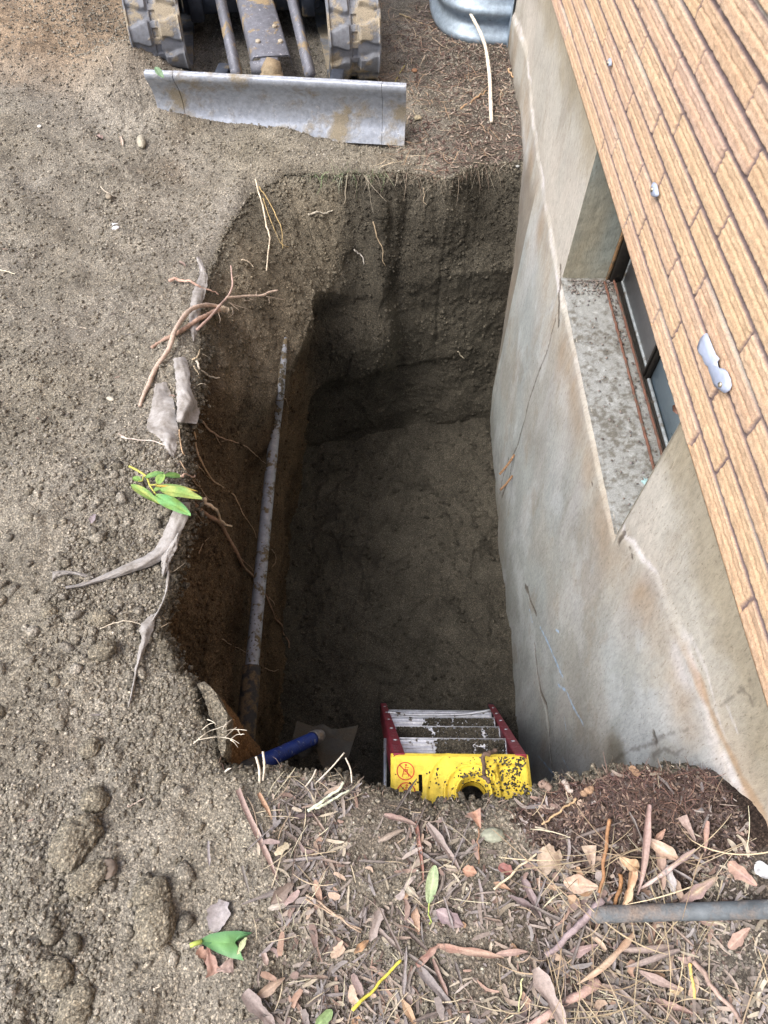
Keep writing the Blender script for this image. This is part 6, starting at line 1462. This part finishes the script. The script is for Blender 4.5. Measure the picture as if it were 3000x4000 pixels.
put_crumbs('soil_lumps', 'nut sized lumps of soil strewn down the near left ground', 620, (-.95, -.34, -.1, 1.25), lambda x, y: .85 * np.clip(fbm(x * 3.2 + 9, y * 3.2, oct=3, seed=902) * 3 + .35, 0, 1), .005, .019, (DRY * 1.0, DRY2 * 1.0), 24, 2.0, .15)
put_crumbs('soil_crumbs', 'loose pale grit and crumbs of soil over the farther left ground', 90000, (-2.5, .67, 1.0, 4.6), lambda x, y: .8 * (.45 + .55 * (fbm(x * 2, y * 2, oct=4, seed=901) > .02)) * ((x < -.3) | (y > 2.6)), .0018, .0085, (DRY * .95, DRY2 * 1.15), 22, 3.2)
X, Y = rg.uniform(-.48, .68, 9000), rg.uniform(.6, 2.8, 9000); Zc = []
ix = np.clip(np.searchsorted(fxx, X) - 1, 0, len(fxx) - 1); iy = np.clip(np.searchsorted(fyy, Y) - 1, 0, len(fyy) - 1); Zc = Zf.reshape(FX.shape)[ix, iy]
sm_ = smooth_m.reshape(FX.shape)[ix, iy]; m = rg.random(9000) > sm_ * .5 + .62
o = blobs('floor_crumbs', np.stack([X, Y, Zc + .002], 1)[m], (.003 + .013 * rg.random(m.sum()) ** 4), SOIL, np.tile(MOIST * 1.1, (m.sum(), 1)) * rg.uniform(.7, 1.35, (m.sum(), 1)), 23); tag(o, 'damp crumbs of soil over the floor of the pit', 'soil', kind='stuff')

def chips(name, lbl, cat, n, box, dens, L0, L1, W0, W1, pal, seed, lift=.004, bend=.15, tilt=.25, nseg=4, curl=.3):
    X, Y = scatter(n, *box, dens); n = len(X); r = np.random.default_rng(seed)
    L = r.uniform(L0, L1, n) * (1 if True else 1); W = r.uniform(W0, W1, n); a = r.uniform(0, 2 * math.pi, n)
    t = np.linspace(-.5, .5, nseg + 1)
    ti = r.normal(0, tilt, n); bd = r.normal(0, bend, n); hook = r.normal(0, bend, n)
    s = np.array([-.5, 0, .5])
    lx = t[None, :, None] * L[:, None, None] * np.ones((1, 1, 3)); wdt = (1 - .5 * (2 * np.abs(t)) ** 2.5)
    ly = s[None, None, :] * (W[:, None] * wdt[None])[:, :, None] + (hook * L)[:, None, None] * (t ** 2)[None, :, None] * 2
    lz = (bd * L)[:, None, None] * (.25 - t ** 2)[None, :, None] * 2 + curl * W[:, None, None] * (np.abs(s) * 2 - 1)[None, None, :] ** 1 * .5 + np.sin(ti)[:, None, None] * lx
    ly = ly + r.normal(0, .06, ly.shape) * W[:, None, None]
    c, sn = np.cos(a)[:, None, None], np.sin(a)[:, None, None]
    wx = X[:, None, None] + lx * c - ly * sn; wy = Y[:, None, None] + lx * sn + ly * c
    g = gz(X, Y); wz = g[:, None, None] + lz; 
    gl2 = gz(wx.ravel(), wy.ravel()).reshape(wx.shape); wz = np.maximum(wz, gl2 * .5 + g[:, None, None] * .5 + .0005) + (lift * r.random(n) ** 1.5 * 2)[:, None, None]
    V = np.stack([wx, wy, wz], 3).reshape(-1, 3); k = 3 * (nseg + 1)
    f1 = grid_faces(nseg + 1, 3); F = (f1[None] + np.arange(n)[:, None, None] * k).reshape(-1, 4)
    pal = np.array(pal); cc = pal[r.integers(0, len(pal), n)] * r.uniform(.6, 1.3, (n, 1)); o = mesh_np(name, V, F, DEAD, col=np.repeat(cc, k, 0))
    return tag(o, lbl, cat, kind='stuff')
PALB = [(.21, .185, .165), (.16, .135, .12), (.26, .23, .21), (.12, .10, .09), (.28, .235, .20), (.23, .21, .21), (.24, .17, .14), (.32, .285, .23), (.20, .19, .19), (.35, .315, .25)]
ldens = lambda x, y: litter_mask(x, y) * (y < 1) * np.clip(.62 + 1.5 * fbm(x * 7, y * 7, oct=3, seed=960) + .5 * sstep(.1, .4, x), .06, 1) * (1 - .95 * np.exp(-((((x - .53) / .20) ** 2 + ((y - .245) / .11) ** 2)) ** 1.5))
put_crumbs('mulch_crumbs', 'dark damp crumbs of mulch on the mound beside the concrete', 9000, (.2, .68, .08, .42), mound_mask, .0015, .007, (MULCH * 1.1, MULCH * 2.2), 26, 3.0)
LB = (-.32, .67, -.15, .42)
chips('bark_chips', 'shredded grey-brown bark chips covering the near right ground', 'bark', 3300, LB, lambda x, y: ldens(x, y), .007, .048, .0025, .008, PALB, 1, .006)
chips('bark_chips', 'fine dark mulch flakes mixed in the litter near the camera', 'bark', 13000, LB, lambda x, y: ldens(x, y), .003, .014, .0015, .005, PALB[:6] + [(.09, .06, .05)], 2, .003)
chips('dry_leaf_bits', 'broken dry leaf scraps scattered through the near litter', 'leaves', 420, LB, lambda x, y: ldens(x, y) * .8, .012, .042, .006, .015, [(.32, .22, .17), (.36, .28, .22), (.27, .21, .20), (.27, .24, .23), (.42, .28, .18), (.23, .17, .15)], 3, .010, .25, .35, 5, .6)
chips('pine_needles', 'tan pine needles and grass stems strewn over the near litter', 'needles', 1000, LB, lambda x, y: ldens(x, y), .02, .08, .0010, .0020, [(.36, .30, .21), (.42, .37, .27), (.28, .22, .16), (.24, .20, .17), (.44, .42, .31)], 4, .012, .16, .12, 7, .5)
chips('pine_needles', 'long pale dry grass stems crossing over the hose and lower right litter', 'needles', 70, (.30, .66, -.12, .20), lambda x, y: .9 + 0 * x, .10, .24, .0013, .0022, [(.36, .30, .20), (.42, .36, .25), (.32, .25, .17)], 5, .030, .22, .10, 12, .5)
chips('bark_chips', 'brown bark mulch between the excavator and the far concrete', 'bark', 6500, (-.10, .67, 3.0, 5.0), lambda x, y: sstep(.0, .35, x + .3 * fbm(x * 3, y * 3, oct=2, seed=950)) * .8, .008, .05, .003, .008, [(.09, .065, .055), (.12, .085, .07), (.16, .12, .10), (.22, .17, .14), (.10, .06, .05), (.34, .28, .23)], 6, .004)
chips('pine_needles', 'reddish needles and stems strewn beside the excavator track', 'needles', 650, (-.05, .67, 3.0, 5.0), lambda x, y: .7 + 0 * x, .03, .14, .0016, .0030, [(.40, .28, .18), (.30, .19, .13), (.50, .42, .30)], 7, .012, .2, .12, 7, .5)
chips('bark_chips', 'a sparse sprinkling of chips and straw bits on the left soil', 'bark', 420, (-2.2, -.3, -.1, 4.0), lambda x, y: .6 + 0 * x, .006, .028, .0015, .006, PALB, 8, .004)
chips('root_fibres', 'fine dark root fibres matted on the mound beside the concrete', 'roots', 3800, (.15, .67, .16, .42), lambda x, y: np.exp(-(((x - .48) / .17) ** 2 + ((y - .31) / .07) ** 2)), .015, .05, .0005, .0011, [(.10, .055, .05), (.14, .08, .07), (.07, .045, .04), (.20, .12, .09)], 9, .008, .5, .3, 7, .2)
# curled bark pieces, individuals that nothing tells apart
LMK = [(1000, 3300, 'near the long pinkish bark strip'), (1280, 3130, 'below the pale split sticks'), (1560, 3220, 'around the reddish rolled bark'), (1690, 3450, 'near the slim green leaf'), (1850, 3300, 'near the greenish stone'), (2140, 3360, 'near the crumpled tan leaf'), (2350, 3350, 'near the rusty upright stick'), (2600, 3400, 'near the peach-coloured leaf'), (2880, 3420, 'near the pinkish orange leaf by the picture edge'), (1300, 3570, 'near the long needle pair'), (1100, 3700, 'right of the big green leaf'), (1450, 3850, 'near the yellow banded stick'), (1780, 3730, 'near the bent red-brown bark'), (1700, 3900, 'near the dark split bark'), (2130, 3900, 'near the widest bark strip'), (2230, 3640, 'near the thick grey-purple stick'), (2500, 3720, 'below the hose'), (2800, 3680, 'under the right part of the hose'), (2750, 3900, 'in the bottom right corner'), (1130, 3930, 'at the bottom edge left of centre'), (2400, 3930, 'at the bottom edge below the rolled barks')]
USED = set(); r_ = np.random.default_rng(404); k_ = 0; t_ = 0
while k_ < 95 and t_ < 3000:
    t_ += 1; X0, Y0 = r_.uniform(-.27, .64), r_.uniform(-.13, .34)
    if r_.random() > float(ldens(np.array([X0]), np.array([Y0]))[0]): continue
    L0 = r_.uniform(.035, .095); a_ = r_.uniform(0, 6.28); X1, Y1 = X0 + L0 * math.cos(a_), Y0 + L0 * math.sin(a_)
    if X1 > .65 or Y1 > .33 or X1 < -.28 or Y1 < -.14: continue
    z0, z1 = float(gz([X0], [Y0])[0]), float(gz([X1], [Y1])[0]); c1 = np.array([(.27, .225, .20), (.22, .18, .165), (.33, .25, .21), (.26, .22, .22), (.36, .24, .17), (.19, .14, .12)][r_.integers(0, 6)])
    _q = W2C @ (np.array([(X0 + X1) / 2, (Y0 + Y1) / 2, z0]) - O); ux, uy = 1500 + FPX * _q[0] / -_q[2], 2000 - FPX * _q[1] / -_q[2]
    lm_ = min(LMK, key=lambda l: (l[0] - ux) ** 2 + (l[1] - uy) ** 2); c1 = c1.mean() + (c1 - c1.mean()) * .8
    key_ = (lm_[2], 'short' if L0 < .055 else ('medium' if L0 < .075 else 'long'), 'upright' if abs(X1 - X0) < abs(Y1 - Y0) * .6 else ('level' if abs(Y1 - Y0) < abs(X1 - X0) * .6 else 'slanting'))
    if key_ in USED: continue
    USED.add(key_)
    o = leafshape('curled_bark', (X0, Y0, z0 + .008 + .014 * r_.random()), (X1, Y1, z1 + .006 + .012 * r_.random()), r_.uniform(.004, .0105), c1, 'strip', r_.uniform(.8, 2.2), r_.uniform(0, .12), r_.normal(0, .5), 2000 + k_, (0, 0, 1), c1 * r_.uniform(.8, 1.35), 0, .35)
    q_ = W2C @ (np.array([(X0 + X1) / 2, (Y0 + Y1) / 2, z0]) - O); ux, uy = 1500 + FPX * q_[0] / -q_[2], 2000 - FPX * q_[1] / -q_[2]
    cw_ = ['grey', 'dark grey-brown', 'tan', 'slate grey', 'reddish brown', 'dark brown'][int(np.argmin([np.abs(c1 - np.array(c)).sum() for c in [(.27, .225, .20), (.22, .18, .165), (.33, .25, .21), (.26, .22, .22), (.36, .24, .17), (.19, .14, .12)]]))]
    lm_ = min(LMK, key=lambda l: (l[0] - ux) ** 2 + (l[1] - uy) ** 2); sz_ = 'short' if L0 < .055 else ('medium' if L0 < .075 else 'long')
    dr_ = 'upright' if abs(X1 - X0) < abs(Y1 - Y0) * .6 else ('level' if abs(Y1 - Y0) < abs(X1 - X0) * .6 else 'slanting')
    lb_ = '%s %s curl of bark lying %s %s' % (sz_, cw_, dr_, lm_[2]); tag(o, lb_, 'bark', 'curled bark pieces in the near litter'); k_ += 1
r_ = np.random.default_rng(405)
chips('mulch_flakes', 'fine dark brown mulch flakes covering the mound beside the concrete', 'mulch', 14000, (.10, .67, .10, .40), lambda x, y: sstep(1.5, .7, ((x - .53) / .22) ** 2 + ((y - .25) / .12) ** 2), .003, .016, .001, .004, [(.062, .044, .040), (.045, .032, .030), (.085, .06, .052), (.12, .085, .07), (.07, .045, .04), (.22, .165, .13)], 12, .004)
# crumbs stuck to the pit walls and rolling off the rim
I = r_.integers(0, NS, 30000); vrow = (r_.random(30000) ** 1.6 * (NV - 3)).astype(int) + 1; q = I * NV + vrow; m = X3[q] < .66
Pw = np.stack([X3[q], Y3[q], Z3[q]], 1)[m] + r_.normal(0, .002, (m.sum(), 3)); o = blobs('wall_crumbs', Pw, .0022 + .009 * r_.random(m.sum()) ** 4, SOIL, cw[q][m] * r_.uniform(.8, 1.35, (m.sum(), 1)), 41, 1.0); tag(o, 'crumbs of earth standing out of the pit walls', 'soil', kind='stuff')
I = r_.integers(0, NS, 9000); m = TOPJ[I, 0] < .66; I = I[m]; off_ = np.abs(r_.normal(0, .012, len(I))) * np.where(r_.random(len(I)) < .6, 1, -1); dirc = _cen - TOPJ[I]; dirc /= np.linalg.norm(dirc, axis=1)[:, None]
Pr = TOPJ[I] + dirc * off_[:, None]; zr = gz(TOPJ[I, 0], TOPJ[I, 1]) - np.clip(off_, 0, 1) * 2.2 + .001; o = blobs('rim_crumbs', np.column_stack([Pr, zr]), .0022 + .008 * r_.random(len(I)) ** 3, SOIL, np.tile(DRY * .8, (len(I), 1)) * r_.uniform(.6, 1.25, (len(I), 1)), 42); tag(o, 'crumbs of soil lining the broken rim of the pit', 'soil', kind='stuff')
# small roots and grass fringe along the rim
def fringe(name, lbl, n, sel, Lr, cols, seed, up=.3, outw=.6, kind_='roots'):
    r = np.random.default_rng(seed); idx = np.where(sel)[0]; I = r.choice(idx, n); b = MB(); c = np.array(cols)
    P0 = np.column_stack([TOPJ[I], gz(TOPJ[I, 0], TOPJ[I, 1]) - .002]); dirc = _cen - P0[:, :2]; dirc /= np.linalg.norm(dirc, axis=1)[:, None]
    V = []; CC = []; k = 5
    L = r.uniform(*Lr, n); t = np.linspace(0, 1, k); w_ = r.uniform(.0005, .0013, n)
    d3 = np.column_stack([dirc * outw + r.normal(0, .45, (n, 2)), r.normal(up, .45, n)]); wob_ = r.normal(0, .25, (n, k, 3)) * L[:, None, None] * .25
    C3 = P0[:, None] + d3[:, None] * (t[None, :, None] * L[:, None, None]) + np.cumsum(wob_, 1) * t[None, :, None]
    C3[:, :, 2] -= (t ** 2)[None] * L[:, None] * r.uniform(0, .8, (n, 1))
    off = np.cross(d3, r.normal(0, 1, (n, 3))); off /= np.linalg.norm(off, axis=1)[:, None]
    V = np.stack([C3 - off[:, None] * (w_[:, None] * (1 - .7 * t))[:, :, None], C3 + off[:, None] * (w_[:, None] * (1 - .7 * t))[:, :, None]], 2)
    f1 = grid_faces(k, 2); F = (f1[None] + np.arange(n)[:, None, None] * 2 * k).reshape(-1, 4); cc = np.repeat(c[r.integers(0, len(c), n)] * r.uniform(.6, 1.2, (n, 1)), 2 * k, 0)
    return tag(mesh_np(name, V.reshape(-1, 3), F, DEAD, col=cc), lbl, kind_, kind='stuff')
farm = (TOP[:, 1] > 2.6) & (TOP[:, 0] < .62) & (TOP[:, 0] > -.35)
fringe('root_fibres', 'fine roots and turf threads fringing the far rim of the pit', 330, farm & (TOP[:, 0] > -.12), (.02, .11), [(.30, .25, .19), (.42, .38, .30), (.18, .13, .10)], 1, -.2, .5)
fringe('grass_blades', 'sparse green grass blades at the far rim left of the middle', 130, farm & (TOP[:, 0] < .02), (.03, .10), [(.20, .30, .14), (.30, .38, .22), (.36, .40, .30)], 2, .35, .4, 'grass')
nearm = (TOP[:, 1] < .36) & (TOP[:, 0] > -.34) & (TOP[:, 0] < .66)
fringe('root_fibres', 'frayed rootlets and straw bits sticking out along the near rim', 420, nearm, (.006, .030), [(.42, .35, .28), (.28, .21, .17), (.52, .46, .36), (.20, .13, .11)], 3, .25, .45)
fringe('root_fibres', 'fine rootlets along the left rim of the pit', 60, (TOP[:, 0] < -.34) & (TOP[:, 1] < 2.0), (.008, .035), [(.36, .29, .21), (.46, .40, .31)], 4, .1, .5)
# debris on the window sill
n = 700; Xs = XW + .18 * rg.random(n) ** .8 + .01; Ys = WY0 + .02 + (WY1 - WY0 - .04) * np.where(rg.random(n) < .4, 1 - rg.random(n) ** 2 * .12, rg.random(n)); mm = (rg.random(n) < .25) | (Ys > WY1 - .10) | (Xs > .852)
Xs, Ys = Xs[mm], Ys[mm]; o = blobs('sill_debris', np.stack([Xs, Ys, np.full(len(Xs), ZS + .005)], 1), rg.uniform(.0015, .0055, len(Xs)), DEAD, np.array(PALB)[rg.integers(0, 6, len(Xs))] * .8, 31, .4); tag(o, 'dry leaf crumbs and grit gathered on the window sill', 'debris', kind='stuff')
for q_, (yy_, cl, lb) in enumerate([(1.22, (.28, .60, .62), 'turquoise paint flake on the window sill near its close end'), (1.12, (.50, .66, .72), 'pale blue paint flake in the near corner of the window sill')]):
    p0 = np.array([.80 if q_ == 0 else .775, yy_, ZS + .006]); o = leafshape('paint_flake', p0, p0 + [.018, .012, .002], .018, cl, 'other', .3, .1, 0, 990 + q_, rag=.4); tag(o, lb, 'paint flake')
for q_, (a_, x_, lb) in enumerate([((2490, 1000), .86, 'rusty curled leaf caught under the brick at the far end of the window'), ((2640, 1615), .80, 'dry leaf caught at the near end of the window')]):
    p0 = Px(*a_, x_); o = leafshape('leaf', p0, p0 + [.03, .03, .03], .035, (.33, .14, .08), 'other', 1.5, .4, 0, 995 + q_, rag=.5); tag(o, lb, 'leaf')
